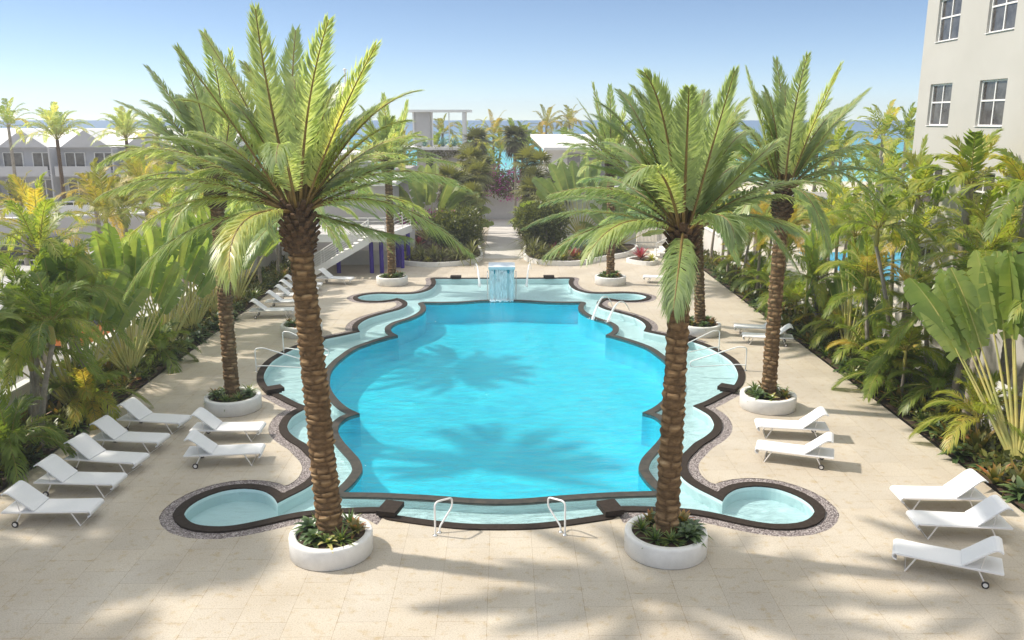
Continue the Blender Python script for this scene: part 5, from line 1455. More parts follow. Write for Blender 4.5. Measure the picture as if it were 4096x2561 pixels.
x, y = PXY('TR')
date_palm('date palm in the third right planter, partly behind the nearest right palm', GD, x, y, 0.385, (1648, 498), [], 46, 106, r0=0.225, n=84, ll=0.58, lw=0.058, L=4.0, back_only=False)
x, y = PXY('QL')
date_palm('date palm in the farthest left planter beside the violet columns', GD, x, y, 0.385, (916, 385), [((880, 300), (850, 250), -.6), ((912, 300), (905, 222), -1), ((945, 310), (962, 238), -.8), ((870, 360), (828, 335), .4), ((960, 350), (1012, 362), .4), ((960, 400), (1020, 440), -.6), ((865, 400), (815, 440), -.6)], 34, 107, r0=0.225, n=64, ll=0.58, lw=0.07, L=3.7, back_only=False)
x, y = PXY('QR')
date_palm('date palm in the farthest right planter before the white garden wall', GD, x, y, 0.385, (1443, 385), [((1420, 290), (1400, 197), -.8), ((1410, 310), (1362, 232), .4), ((1442, 290), (1440, 202), -1), ((1465, 300), (1492, 212), -.8), ((1385, 315), (1300, 275), .5), ((1370, 340), (1318, 392), -.6), ((1500, 320), (1560, 270), .5), ((1510, 360), (1570, 400), .3)], 30, 108, r0=0.225, n=64, ll=0.58, lw=0.07, L=3.7, back_only=False)

# ---- travellers palms
GT = 'travellers palms in the beds'
tpalm = travellers_palm('huge travellers palm fan with yellow stalks in the near right corner of the bed', GT, (13.6, 20.9, 0.03), R_(-48), 201, 22, 3.9, 2.4, 0.92, 36, tint=0.66, trunk=0.25, tear=0.85, asym=2)
travellers_palm('travellers palm in the right bed standing edge-on beyond the second right palm', GT, (13.3, 31.6, 0.03), R_(85), 202, 16, 2.7, 2.0, 0.66, 50, tint=0.42, trunk=0.3)
travellers_palm('travellers palm half way along the right bed with pale stalks', GT, (13.5, 37.0, 0.03), R_(70), 203, 15, 2.6, 1.9, 0.62, 58, tint=0.50, trunk=0.3)
for k, (yy, rz, sd, lb) in enumerate([(25.4, 70, 211, 'travellers palm at the near end of the left bed behind the loungers'), (29.2, 64, 212, 'travellers palm in the left bed behind the second lounger pair'), (32.6, 62, 213, 'travellers palm in the left bed level with the second left planter'),
                                (35.4, 60, 214, 'travellers palm in the middle of the left bed with crossing yellow stalks'), (38.4, 58, 215, 'travellers palm in the left bed behind the far lounger row'), (41.6, 56, 216, 'travellers palm farthest along the left bed')]):
    travellers_palm(lb, GT, (-13.35, yy, 0.03), R_(rz), sd, 20, 3.3, 2.1, 0.70, 40, tint=0.46, trunk=0.25, tear=0.5)
travellers_palm('pale travellers palm fan left of the garden path behind pink flowers', GT, (-5.4, 61.0, 0.1), R_(8), 221, 17, 2.5, 3.0, 1.0, 62, 'pale_leaf', 0.6, tint=0.6)
travellers_palm('pale travellers palm fan right of the garden path before the white wall', GT, (5.4, 59.8, 0.1), R_(-6), 222, 19, 3.0, 2.8, 0.95, 60, 'pale_leaf', 1.0, tint=0.55)
travellers_palm('travellers palm fan at the right end of the white garden wall', GT, (8.0, 59.2, 0.1), R_(-14), 223, 13, 2.0, 1.8, 0.6, 60, 'pale_leaf', 0.5, tint=0.35)

# ---- feather palms of the beds and the surroundings
GA = 'slender areca palms in the beds'
GB = 'palms along the shore and in the street'
def areca(label, x, y, H, L, nf, sd, lean=(0, 0), leaf='areca_leaf', tint=0.45, r=0.075, **kw):
    return feather_palm('areca_palm', label, 'palm tree', GA, (x, y, 0.02), H, L, nf + 5, sd, leaf, r, lean, tint=tint, **dict(dict(n=46, ll=.50, lw=.042), **kw))
areca('slender ringed palm standing tallest in the right bed before the blue neighbour pool', 13.2, 27.6, 4.9, 2.3, 12, 301, (-.9, .2), tint=.42, r=.07)
areca('leaning ringed palm in the right bed before the cream building window', 13.75, 24.7, 4.0, 2.6, 13, 302, (.5, .2), tint=.40, r=.10)
areca('stout ringed palm leaning right behind the nearest right bed plants', 13.6, 23.6, 3.3, 2.5, 13, 303, (.5, .7), tint=.5, r=.11)
areca('ringed palm at the near right corner below the cream wall', 13.9, 22.3, 3.8, 2.6, 12, 304, (.7, -.3), tint=.45, r=.10)
areca('young arching palm at the edge of the right bed with lime fronds', 12.75, 25.9, 1.3, 1.7, 10, 305, (0, 0), tint=.6, r=.05)
areca('low feathery palm spilling over the right bed edge beside the long trunk shadow', 12.7, 27.2, .5, 1.7, 13, 306, tint=.36, r=.05, shaft=.2)
areca('palm with yellow fronds in the right bed behind the second right planter', 13.1, 29.4, 3.0, 2.1, 12, 307, (-.3, 0), tint=.62, r=.07)
areca('palm in the right bed beside the edge-on travellers palm', 13.9, 33.2, 3.9, 2.3, 12, 308, (0, .2), tint=.5, r=.07)
areca('palm in the right bed behind the pair of far right loungers', 13.2, 39.4, 3.2, 2.0, 12, 309, tint=.55, leaf='gold_leaf')
areca('thin stemmed palm in the right bed beyond the third right planter', 12.9, 42.4, 2.9, 1.9, 11, 310, tint=.5)
areca('thin stemmed palm near the far end of the right bed', 13.5, 45.0, 3.2, 2.0, 12, 311, tint=.55, leaf='gold_leaf')
areca('thin stemmed palm at the far end of the right bed', 12.9, 48.3, 3.0, 2.0, 12, 312, tint=.5)
areca('golden palm at the far right corner where bed and garden meet', 13.4, 51.5, 3.4, 2.1, 12, 313, tint=.6, leaf='gold_leaf')
areca('ringed palm at the near left corner behind the first loungers', -13.3, 19.9, 3.1, 2.0, 12, 321, (.2, .1), tint=.40, r=.085)
areca('pale stemmed palm rising between the loungers and the left wall', -12.85, 22.3, 3.0, 2.0, 11, 322, (.5, .3), tint=.42, r=.075)
areca('palm with one bright upright frond in the left bed', -13.5, 23.4, 2.4, 2.1, 11, 323, (.2, 0), tint=.48, r=.07)
areca('low feathery palm between left loungers and wall', -13.0, 21.1, .5, 1.9, 14, 324, tint=.35, r=.05, shaft=.2)
areca('low feathery palm spilling towards the fourth left lounger', -12.9, 25.2, .5, 1.8, 14, 325, tint=.55, r=.05, shaft=.2)
areca('low feathery palm under the left travellers palms', -12.95, 30.9, .45, 1.8, 14, 326, tint=.38, r=.05, shaft=.2)
areca('thin palm in the left bed behind the far lounger row', -13.2, 45.4, 2.4, 2.0, 11, 327, tint=.5)
areca('thin palm at the far end of the left bed by the staircase', -13.0, 48.4, 2.8, 2.0, 11, 328, tint=.55)
areca('broad dark palm left of the frame beside the first lounger', -15.4, 17.6, 5.6, 2.8, 16, 331, tint=.4, r=.1, n=34, ll=.6, lw=.07)

# more palms: behind the right wall before the building, and at the near left
for k, (xx, yy, H, L, tn, lb) in enumerate([
  (15.2, 21.6, 4.2, 2.9, .4, 'dense palm between right wall and cream building at the right frame edge'),
  (15.9, 24.2, 4.6, 3.0, .5, 'palm with yellow ribs against the cream wall below the lower right window'),
  (15.4, 26.6, 4.0, 2.9, .42, 'palm against the cream wall between its two lower windows'),
  (16.2, 29.0, 4.4, 3.0, .55, 'bright palm against the cream wall below the left window column'),
  (15.6, 31.8, 3.8, 2.8, .45, 'palm near the far corner of the cream building'),
  (16.4, 35.0, 4.0, 3.0, .5, 'palm at the far corner of the cream building'),
  (15.4, 38.6, 3.2, 2.8, .55, 'palm beyond the right wall past the cream building corner'),
  (16.6, 43.0, 3.0, 2.8, .45, 'palm beyond the right wall before the neighbour pool'),
  (19.0, 47.0, 3.2, 3.0, .5, 'palm beside the near edge of the neighbour pool'),
  (15.6, 49.5, 2.8, 2.8, .4, 'palm beyond the right wall near its far end'),
  (13.5, 30.6, 2.0, 2.2, .4, 'bushy dark palm in the right bed behind the second right planter'),
  (13.7, 26.2, 2.2, 2.4, .35, 'bushy dark palm low against the right wall'),
  (13.3, 35.0, 1.8, 2.2, .5, 'bushy palm in the right bed between the two travellers palms'),
  (13.6, 40.8, 2.0, 2.2, .45, 'bushy palm in the right bed by the pair of far loungers'),
  (13.4, 46.8, 2.2, 2.1, .5, 'bushy palm in the far part of the right bed'),
  (13.2, 53.6, 2.6, 2.2, .6, 'bushy golden palm ending the right bed'),
  (-13.9, 24.6, 3.0, 2.5, .38, 'palm with orange stem in the near left of the bed'),
  (-13.1, 25.6, 3.4, 2.3, .42, 'palm with pale ringed stem leaning over the left loungers'),
  (-14.0, 26.8, 2.2, 2.4, .34, 'bushy dark palm at the left frame edge'),
  (-13.5, 23.2, 2.0, 2.2, .36, 'bushy dark palm cut by the left frame edge'),
  (-13.8, 47.0, 2.0, 2.2, .5, 'bushy palm beyond the far left loungers'),
  (-13.6, 51.2, 2.2, 2.2, .55, 'bushy palm at the end of the left bed by the terrace')]):
    areca(lb, xx, yy, H, L, 12, 340 + k, (.2 * math.sin(k), .2 * math.cos(k)), tint=tn, r=.08)

for k, (xx, yy, H, L, lf, tn, lb) in enumerate([
  (-14.2, 25.6, 4.4, 2.6, 'areca_leaf', .6, 'tall feathery palm over the near left wall'),
  (-16.2, 29.0, 4.6, 2.8, 'areca_leaf', .6, 'feathery street palm beside the white car'), (-17.0, 36.0, 4.4, 2.8, 'gold_leaf', .5, 'feathery golden street palm beside the orange car'),
  (-16.4, 42.0, 4.2, 2.8, 'areca_leaf', .6, 'feathery street palm past the orange car'), (-19.0, 46.0, 4.6, 3.0, 'gold_leaf', .5, 'feathery golden palm in the middle of the street'),
  (-21.5, 52.0, 4.8, 3.0, 'areca_leaf', .62, 'feathery street palm right of the maroon car'), (-17.5, 52.0, 4.6, 3.0, 'areca_leaf', .6, 'feathery street palm left of the staircase'),
  (-15.8, 46.0, 4.0, 2.6, 'areca_leaf', .55, 'feathery street palm behind the far lounger row'), (-24.0, 60.0, 5.0, 3.2, 'gold_leaf', .5, 'feathery golden palm at the right end of the ramp wall')]):
    areca(lb, xx, yy, H, L, 11, 370 + k, (.3 * math.sin(k), .3 * math.cos(k)), tint=tn, r=.08, leaf=lf, upright=.5)
ORD = ['first', 'second', 'third', 'fourth', 'fifth', 'sixth', 'seventh', 'eighth', 'ninth', 'tenth', 'eleventh', 'twelfth', 'thirteenth', 'fourteenth', 'fifteenth', 'sixteenth', 'seventeenth', 'eighteenth', 'nineteenth', 'twentieth']
def ordinal(n):
    if n < 20: return ORD[n]
    tens = ['twenty', 'thirty', 'forty', 'fifty'][(n + 1) // 10 - 2]
    u = (n + 1) % 10
    return tens + '-' + ORD[u - 1] if u else {'twenty': 'twentieth', 'thirty': 'thirtieth', 'forty': 'fortieth', 'fifty': 'fiftieth'}[tens]

# belt of palms along the shore, and low ferny palms in the right bed
rs = random.Random(31)
for k, xx in enumerate(np.linspace(-13, 17, 13)):
    feather_palm('coconut_palm', f'shore palm, {ordinal(k)} from the left in the belt between garden and sea', 'palm tree', GB, (xx + rs.uniform(-.8, .8), rs.uniform(96, 110), -.25), rs.uniform(4.4, 6.4), 3.9, 17, 1000 + k, ['areca_leaf', 'gold_leaf', 'areca_leaf'][k % 3], .15, (rs.uniform(-.6, .6), 0), n=26, ll=.7, lw=.13, shaft=0, tint=rs.uniform(.4, .6), upright=.5)
for k in range(12):
    xx = 21 + k * 2.4 + rs.uniform(-.8, .8); yy = rs.uniform(62, 92)
    feather_palm('coconut_palm', f'palm beyond the right wall, {ordinal(k)} from the left before the turquoise sea', 'palm tree', GB, (xx, yy, -.25), rs.uniform(4.2, 6.6), 3.8, 17, 1020 + k, 'areca_leaf', .14, (rs.uniform(-.5, .5), 0), n=26, ll=.7, lw=.13, shaft=0, tint=rs.uniform(.42, .66), upright=.5)
for k in range(11):
    areca(f'low ferny palm in the right bed, {ordinal(k)} from the near end', 13.35 + rs.uniform(-.25, .3), 22.6 + k * 2.55 + rs.uniform(-.5, .5), rs.uniform(.3, .9), 1.75, 10, 1040 + k, tint=rs.uniform(.35, .7), r=.05, shaft=.15, upright=.55)
for k, (xx, yy, H, r_, tn, lb) in enumerate([(4.5, 62.5, 4.3, 1.0, .15, 'dark fan palm with dry skirt in front of the beach house'), (3.2, 62.5, 3.2, .85, .7, 'olive fan palm above the right round shrub'), (2.0, 64.5, 3.4, .85, .6, 'olive fan palm beside the path above the right shrub'),
     (-3.9, 63.0, 4.3, .9, .65, 'olive fan palm left of the dark ones above the left shrub'), (-4.2, 66.5, 3.2, .9, .15, 'dark fan palm before the grey pavilion'),]):
    fan_palm(lb, 'fan palms along the garden path', (xx, yy, .2), H, 740 + k, r_ * 1.3, 16, 10 if tn < .3 else 3, 'thatch_leaf', tn, pet=.7)
# ---- street and shore palms
def bgpalm(label, px, py, Y, H, L, nf, sd, leaf='date_leaf', name='coconut_palm', tint=0.5, n=24, **kw):
    p = atY(px, py, Y)
    h = p[2] + 0.25
    kw.setdefault('shaft', 0.0)
    return feather_palm(name, label, 'palm tree', GB, (p[0], Y, -0.25), h, L, nf, sd, leaf, 0.16, (kw.pop('lx', 0), 0), n=n, tint=tint, lw=0.10, ll=0.62, **kw)
bgpalm('date palm with dark trunk before the terraced houses at the far left', 135, 330, 72, 0, 4.0, 36, 401, upright=.9, bark='boot')
bgpalm('bushy date palm before the terraced house roofs, right of the dark trunked one', 298, 328, 76, 0, 3.6, 34, 402, upright=.9, bark='boot')
bgpalm('small date palm behind the second left crown by the terraced houses', 372, 322, 90, 0, 3.0, 28, 403, upright=.9, bark='boot')
bgpalm('coconut palm cut by the left edge above the terraced roofs', 20, 300, 86, 0, 4.2, 18, 404, 'areca_leaf')
bgpalm('golden young coconut palm in the street at the far left', 48, 492, 55, 0, 3.2, 16, 405, 'gold_leaf', upright=.75, bark='bark_grey')
bgpalm('golden palm above the white street railing', 225, 470, 52, 0, 2.8, 15, 406, 'gold_leaf', upright=.6)
bgpalm('golden palm with hanging fronds before the terraced houses', 330, 415, 70, 0, 3.4, 16, 407, 'gold_leaf', upright=.6)
bgpalm('olive palm bending above the left travellers palms', 290, 500, 44, 0, 2.6, 15, 408, 'gold_leaf', upright=.5, tint=.3)
bgpalm('shore palm between the pavilion and the garden path', 1165, 322, 104, 0, 4.2, 16, 411, 'gold_leaf', upright=.5)
bgpalm('shore palm beside the pergola roof', 1095, 335, 108, 0, 4.0, 15, 412, 'areca_leaf')
bgpalm('shore palm behind the pergola posts', 1045, 318, 100, 0, 3.6, 15, 413, 'gold_leaf')
bgpalm('shore palm left of the white beach house roof', 1215, 330, 100, 0, 3.6, 15, 414, 'areca_leaf')
bgpalm('shore palm behind the left end of the beach house roof', 1290, 302, 104, 0, 3.6, 16, 415, 'gold_leaf')
bgpalm('shore palm behind the middle of the beach house roof', 1345, 290, 106, 0, 3.4, 16, 416, 'gold_leaf')
bgpalm('shore palm rising right of the pergola with long fronds', 1130, 350, 96, 0, 4.4, 14, 417, 'areca_leaf', tint=.65)
bgpalm('shore palm before the turquoise water left of the cream building', 2085, 330, 62, 0, 4.0, 18, 421, 'areca_leaf', tint=.6)
bgpalm('shore palm right beside the cream building corner', 2140, 335, 60, 0, 3.4, 16, 422, 'areca_leaf', tint=.45)
bgpalm('bright green palm before the turquoise water', 1985, 385, 66, 0, 3.6, 16, 423, 'areca_leaf', tint=.62)
bgpalm('low palm before the cream building at the shore', 2095, 435, 50, 0, 3.0, 16, 424, 'areca_leaf', tint=.5, upright=.6)
bgpalm('palm behind the right crowns near the horizon', 1930, 355, 78, 0, 3.6, 16, 425, 'areca_leaf', tint=.4)
bgpalm('palm between the two right crowns near the horizon', 1560, 345, 84, 0, 3.6, 16, 426, 'areca_leaf', tint=.45)
bgpalm('palm over the slat fence right of the garden', 1560, 470, 64, 0, 2.8, 15, 427, 'areca_leaf', tint=.4)
bgpalm('palm in front of the cream building between its two window columns', 2290, 440, 29.0, 0, 2.6, 13, 428, 'areca_leaf', tint=.6, n=30, upright=.65)
bgpalm('palm reaching over the cream building at the right frame edge', 2430, 470, 25.0, 0, 2.8, 13, 429, 'areca_leaf', tint=.62, n=30, upright=.6)
bgpalm('palm with bronze frond left of the cream building', 2170, 470, 33.0, 0, 2.6, 13, 430, 'areca_leaf', tint=.5, n=30, upright=.5)
bgpalm('palm behind the right bed near the neighbour pool', 1960, 500, 46, 0, 2.8, 15, 431, 'areca_leaf', tint=.55, n=26)
bgpalm('golden fan palm beyond the second right trunk', 1790, 500, 56, 0, 2.2, 16, 432, 'gold_leaf', tint=.6)
bgpalm('street palm behind the left travellers palms', 420, 470, 48, 0, 2.8, 16, 433, 'areca_leaf', tint=.45)
bgpalm('street palm left of the second left trunk', 590, 505, 60, 0, 2.8, 16, 434, 'areca_leaf', tint=.45)
# shade trees standing left of the picture, over the near left corner
for k, (xx, yy, hh, lb) in enumerate([(-17.2, 15.2, 8.2, 'big areca palm outside the frame that shades the near left corner'), (-16.4, 19.0, 8.6, 'big areca palm outside the frame that shades the left loungers'), (-17.6, 22.4, 9.0, 'big areca palm on the street that shades the far left loungers'), (-17.0, 11.6, 8.4, 'big areca palm outside the frame beside the camera')]):
    feather_palm('areca_palm', lb, 'palm tree', GA, (xx, yy, -.2), hh, 3.4, 30, 501 + k, 'areca_leaf', .14, n=40, ll=.75, lw=.11, tint=.4, upright=.35)

# ---- central garden
def bed_ring(label, pts, h, name='garden_bed'):
    t = thing(name, label, 'planting bed', (pts[0][0], pts[0][1], 0))
    P = np.array(pts, float)
    # smooth closed outline
    Q = []
    n = len(P)
    for i in range(n):
        p0, p1, p2, p3 = P[i - 1], P[i], P[(i + 1) % n], P[(i + 2) % n]
        for u in np.arange(6) / 6: Q.append(0.5 * (2 * p1 + (p2 - p0) * u + (2 * p0 - 5 * p1 + 4 * p2 - p3) * u ** 2 + (3 * p1 - p0 - 3 * p2 + p3) * u ** 3))
    Q = np.array(Q); c = Q.mean(0); A = 0.5 * np.sum(Q[:, 0] * np.roll(Q[:, 1], -1) - np.roll(Q[:, 0], -1) * Q[:, 1])
    if A < 0: Q = Q[::-1]
    d = np.roll(Q, -1, 0) - np.roll(Q, 1, 0); nn = np.stack([d[:, 1], -d[:, 0]], 1); nn /= np.linalg.norm(nn, axis=1)[:, None]
    In = Q - nn * 0.16
    o = np.array(pts[0], float)
    mb = MB(); flat(mb, [Q - o, (In - o)[::-1]], h); skirt(mb, Q - o, 0, h, 0, False); skirt(mb, In - o, 0, h, 0, True); mb.build('kerb', M['white'], t)
    mb = MB(); flat(mb, [In - o], h - 0.05); mb.build('soil', M['soil'], t)
bed_ring('curved planting bed with soil bank left of the garden path', [(-1.6, 54.6), (-1.7, 60), (-2.4, 68), (-7.6, 68.6), (-8.2, 60), (-7.4, 54.5), (-4.4, 52.6)], 0.28)
bed_ring('curved white kerbed planting bed right of the garden path', [(1.5, 54.6), (4.2, 52.9), (6.6, 55.0), (8.6, 57.2), (9.2, 60.9), (4.0, 61.0), (1.7, 60.8)], 0.3)
bed_ring('small triangular white kerbed bed with red bromeliads at the right', [(7.9, 54.3), (9.2, 52.9), (10.0, 54.6), (9.0, 55.4)], 0.25)
def shrub(label, loc, rad, n, size, sd, leaf='shrub_leaf', tint=.42, group=None, stems=7, H0=0.5):
    rng = np.random.default_rng(sd)
    t = thing('round_shrub', label, 'shrub', loc, 0, group)
    mb = MB()
    for k in range(stems):
        a = k * 2.4; e = np.array([rad[0] * .5 * math.cos(a), rad[1] * .5 * math.sin(a), H0 + rad[2] * .9])
        mb.tube([(0.08 * math.cos(a), .08 * math.sin(a), -.05), e * np.array([.45, .45, .5]), e], [.05, .035, .015], 6)
    mb.build('stems', M['bark_grey'], t)
    mb = MB()
    for k in range(9):
        u = rng.normal(0, 1, 3); u /= np.linalg.norm(u)
        leaf_cloud(mb, np.array([0, 0, H0 + rad[2]]) + u * np.array(rad) * 0.5, np.array(rad) * (0.50 + .2 * rng.random()), n // 9, size, rng, 0, tint + rng.normal(0, .08), 0.35)
    mb.build('crown', M[leaf], t)
shrub('dense dark green round shrub left of the garden path', (-3.15, 56.9, .2), (1.85, 1.5, 1.42), 12500, .18, 601, H0=.35)
shrub('dense dark green round shrub right of the garden path', (2.75, 56.9, .2), (2.05, 1.55, 1.5), 13500, .18, 602, H0=.35)
for k, (xx, yy, H, r_, lf, tn, lb) in enumerate([
  (-2.3, 62, 3.2, .75, 'thatch_leaf', .75, 'olive fan palm above the left round shrub'), (-2.0, 66, 4.6, .8, 'thatch_leaf', .7, 'olive fan palm, second step up left of the path'),
  (-2.6, 68, 5.6, .85, 'thatch_leaf', .8, 'large olive fan palm left of the path below the dark topmost one'), (-3.2, 65, 3.9, .75, 'thatch_leaf', .2, 'dark fan palm with dry skirt left of the path'),
  (-1.9, 70, 4.9, .75, 'thatch_leaf', .15, 'dark fan palm with dry skirt beside pink flowers'), (-2.3, 72, 7.0, .8, 'thatch_leaf', .1, 'dark fan palm topmost left of the path'),
  (1.0, 74, 7.2, .85, 'thatch_leaf', .1, 'dark fan palm topmost in the middle behind the path'), (1.9, 70, 5.4, .8, 'thatch_leaf', .65, 'olive fan palm right of the path under the topmost dark one'),
  (2.3, 66, 4.1, .8, 'thatch_leaf', .12, 'dark fan palm with dry skirt right of the path'), (3.9, 64, 4.0, .95, 'thatch_leaf', .12, 'dark fan palm with thin trunk before the white wall'),
  (2.9, 69, 5.2, .75, 'thatch_leaf', .6, 'olive fan palm leaning over the white wall'), (1.7, 59.3, 2.1, .7, 'areca_leaf', .55, 'bright green fan palm behind the right round shrub')]):
    fan_palm(lb, 'fan palms along the garden path', (xx, yy, .2), H, 700 + k, r_ * 1.3, 16, 10 if tn < .3 else 4, lf, tn + .08, pet=.7)
def bougain(label, loc, rad, sd):
    rng = np.random.default_rng(sd); t = thing('flowering_shrub', label, 'flowering shrub', loc)
    mb = MB(); 
    for k in range(5): mb.tube([(0, 0, -.1), (rad[0] * .4 * math.cos(k * 1.3), rad[1] * .4 * math.sin(k * 1.3), rad[2])], [.04, .015], 5)
    mb.build('stems', M['bark_grey'], t)
    mb = MB(); leaf_cloud(mb, (0, 0, rad[2]), rad, int(900 * rad[0] * rad[2]), .19, rng, 0, .5, .1); mb.build('foliage', M['thatch_leaf'], t)
    mb = MB(); leaf_cloud(mb, (0, 0, rad[2] * 1.05), np.array(rad) * 1.04, int(480 * rad[0] * rad[2]), .16, rng, 0, .5, .75, lump=.5); mb.build('blossom', M['magenta'], t)
bougain('magenta flowering shrub before the left pale travellers palm', (-5.6, 58.4, 1.9), (1.5, .7, .5), 801)
bougain('magenta flowering shrub over the end wall of the path', (0.0, 78.0, 2.0), (2.3, 1.0, 1.35), 802)
# spiky tufts and bromeliads of the garden
PROTO['tuft'] = rosette_mesh('spiky_tuft', 'thatch_leaf', 21, 60, 0.75, 0.05, 0.5, (88, -15), 0.40, 0.2, 0.1, .35)
PROTO['red'] = rosette_mesh('red_bromeliad', 'red_leaf', 22, 22, 0.55, 0.09, 0.35, (82, 25), 0.5, 0.35)
PROTO['lime'] = rosette_mesh('lime_bromeliad', 'lime_leaf', 23, 40, 0.42, 0.05, 0.7, (80, 0), 0.45, 0.2)
PROTO['agave'] = rosette_mesh('blue_agave', 'agave_leaf', 24, 26, 0.75, 0.11, 0.1, (84, 12), 0.5, 0.2)
GG = 'plants of the garden beds'
for kd, xx, yy, zz, s, lb in [(a_, b_, c_, d_, e_ * (1.5 if d_ < 1 else 1.0), f_) for a_, b_, c_, d_, e_, f_ in [
  ('tuft', -2.1, 54.0, .25, 1.15, 'spiky grey green tuft at the path corner of the left garden bed'), ('tuft', -2.9, 53.6, .25, 1.0, 'spiky tuft left of the corner tuft in the left garden bed'), ('tuft', -1.9, 57.4, .25, 1.0, 'spiky tuft beside the path under the left shrub'),
  ('tuft', 1.9, 54.4, .25, 1.25, 'dark spiky tuft at the path corner of the right garden bed'), ('tuft', 1.6, 57.5, .25, 1.1, 'spiky tuft beside the path under the right shrub'), ('tuft', 3.0, 53.6, .25, .9, 'spiky tuft along the kerb of the right garden bed'), ('tuft', 1.5, 61.2, .25, 1.2, 'spiky tuft behind the right shrub by the path'), ('tuft', -1.7, 61.5, .25, 1.1, 'spiky tuft behind the left shrub by the path'),
  ('tuft', 7.5, 57.4, .25, 1.3, 'grey spiky tuft right of the farthest right trunk'),
  ('red', 4.5, 54.6, .25, 1.1, 'red bromeliad at the front of the right garden bed'), ('red', 3.3, 56.0, .3, 1.1, 'red bromeliad behind the right shrub'), ('red', 6.2, 55.6, .25, 1.0, 'red bromeliad left of the farthest right trunk'), ('red', 8.8, 54.1, .22, 1.25, 'pink red bromeliad in the small triangular bed'), ('red', -5.8, 57.0, .6, 1.2, 'dark red bromeliad under the left magenta shrub'),
  ('lime', 3.7, 53.7, .25, 1.0, 'lime yellow rosette at the kerb of the right garden bed'), ('lime', 4.1, 55.9, .25, 1.0, 'lime yellow rosette between the red bromeliads'), ('lime', 7.0, 56.3, .25, 1.0, 'lime green rosette right of the farthest right palm'), ('lime', 9.4, 53.6, .22, 1.0, 'lime green rosette in the small triangular bed'), ('lime', -6.2, 54.3, .25, 1.1, 'yellow green rosette by the violet columns'), ('lime', -4.8, 53.2, .25, .7, 'small yellow rosette on the left soil bank'), ('lime', -5.4, 54.9, .25, 1.0, 'yellow green rosette behind the left soil bank edge'),
  ('tuft', 2.4, 53.9, .25, .95, 'small spiky tuft left of the lime rosette in the right garden bed'), ('tuft', 5.3, 55.0, .25, .8, 'olive spiky tuft between red bromeliads of the right garden bed'), ('tuft', -3.9, 53.4, .25, .8, 'spiky tuft on the left soil bank'), ('lime', 5.2, 54.0, .25, .9, 'lime rosette at the right end of the right garden bed kerb'), ('red', 7.3, 58.2, .25, 1.0, 'red bromeliad beside the grey spiky tuft'), ('tuft', -6.6, 56.0, .25, 1.0, 'spiky tuft behind the violet columns'),
  ('agave', -6.9, 75.6, 6.67, 1.15, 'blue agave on the pavilion roof, left of three'), ('agave', -5.3, 75.4, 6.67, 1.3, 'blue agave on the pavilion roof, middle of three'), ('agave', -4.3, 75.7, 6.67, 1.15, 'blue agave on the pavilion roof, right of three'), ('lime', -5.6, 75.0, 6.6, 1.1, 'grassy yellow tuft on the pavilion roof edge'), ('lime', -4.6, 74.9, 6.6, 1.1, 'grassy yellow tuft right on the pavilion roof edge'), ('lime', -6.5, 75.0, 6.6, 1.0, 'grassy yellow tuft left on the pavilion roof edge'), ('tuft', -3.9, 75.1, 6.5, .7, 'dry tuft at the right end of the pavilion roof')]]:
    put(kd, (xx, yy, zz), (xx * 7.3) % 6.28, s, lb, GG)
rk = random.Random(12)
for side, pts in (('left', [(-2.0, 55.2), (-2.6, 54.3), (-3.4, 53.9), (-4.4, 53.6), (-5.2, 53.9), (-6.0, 54.6), (-6.8, 55.2), (-4.6, 54.8), (-3.2, 54.9), (-5.6, 55.8)]), ('right', [(1.9, 55.6), (2.6, 54.8), (3.2, 54.3), (4.0, 53.8), (4.8, 54.4), (5.6, 54.9), (6.3, 55.9), (3.6, 55.0), (5.0, 55.6), (7.0, 56.8), (6.2, 57.2), (7.9, 58.0)])):
    for k, (xx, yy) in enumerate(pts):
        kd = ['tuft', 'lime', 'tuft', 'red', 'tuft', 'lime'][(k + (side == 'right')) % 6] if side == 'right' or k % 2 == 0 else 'tuft'
        put(kd, (xx, yy, .25), rk.uniform(0, 6.28), rk.uniform(.8, 1.35), f"{ {'tuft': 'spiky grey green tuft', 'lime': 'lime yellow rosette', 'red': 'red bromeliad'}[kd] }, {ordinal(k)} from the path in the {side} garden bed's front planting", f'front planting of the {side} garden bed')
rng = np.random.default_rng(77)
mb = MB(); 
for k in range(8): leaf_cloud(mb, (-7.3 + k * .47, 74.75, 6.35 - .25 * (k % 3)), (.35, .22, .55), 120, .14, rng, 0, .35, .2)
tag(mb.build('trailing_creeper', M['thatch_leaf']), 'trailing dark creeper hanging from the pavilion roof edge', 'creeper')
mb = MB(); leaf_cloud(mb, (5.0, 57.6, .75), (1.1, .7, .5), 900, .12, rng, 0, .6, .2); leaf_cloud(mb, (6.3, 58.2, .9), (.8, .6, .55), 500, .12, rng, 0, .6, .2)
tag(mb.build('low_shrub', M['agave_leaf']), 'low grey green shrub under the right pale travellers palm', 'shrub')

# ---- understorey of the two long beds
PROTO['bed_brom'] = rosette_mesh('bed_bromeliad', 'rust_leaf', 31, 18, 0.70, 0.125, 0.5, (84, 28), 0.40, 0.45)
PROTO['bed_broad'] = rosette_mesh('bed_broad_leaf_plant', 'broad_leaf', 32, 34, 0.52, 0.15, 0.85, (80, 0), 0.42, 0.2, 0.3, .12)
PROTO['bed_green'] = rosette_mesh('bed_bromeliad', 'brom_leaf', 33, 24, 0.62, 0.085, 0.55, (85, 15), 0.38, 0.4)
PROTO['bed_dark'] = rosette_mesh('bed_broad_leaf_plant', 'shrub_leaf', 34, 30, 0.60, 0.12, 0.7, (85, 10), 0.5, 0.3)
BN = {'bed_brom': 'bromeliad with rusty leaf tips', 'bed_broad': 'glossy broad-leaved plant', 'bed_green': 'strap-leaved green bromeliad', 'bed_dark': 'dark olive strap-leaved plant'}
rr = random.Random(9)
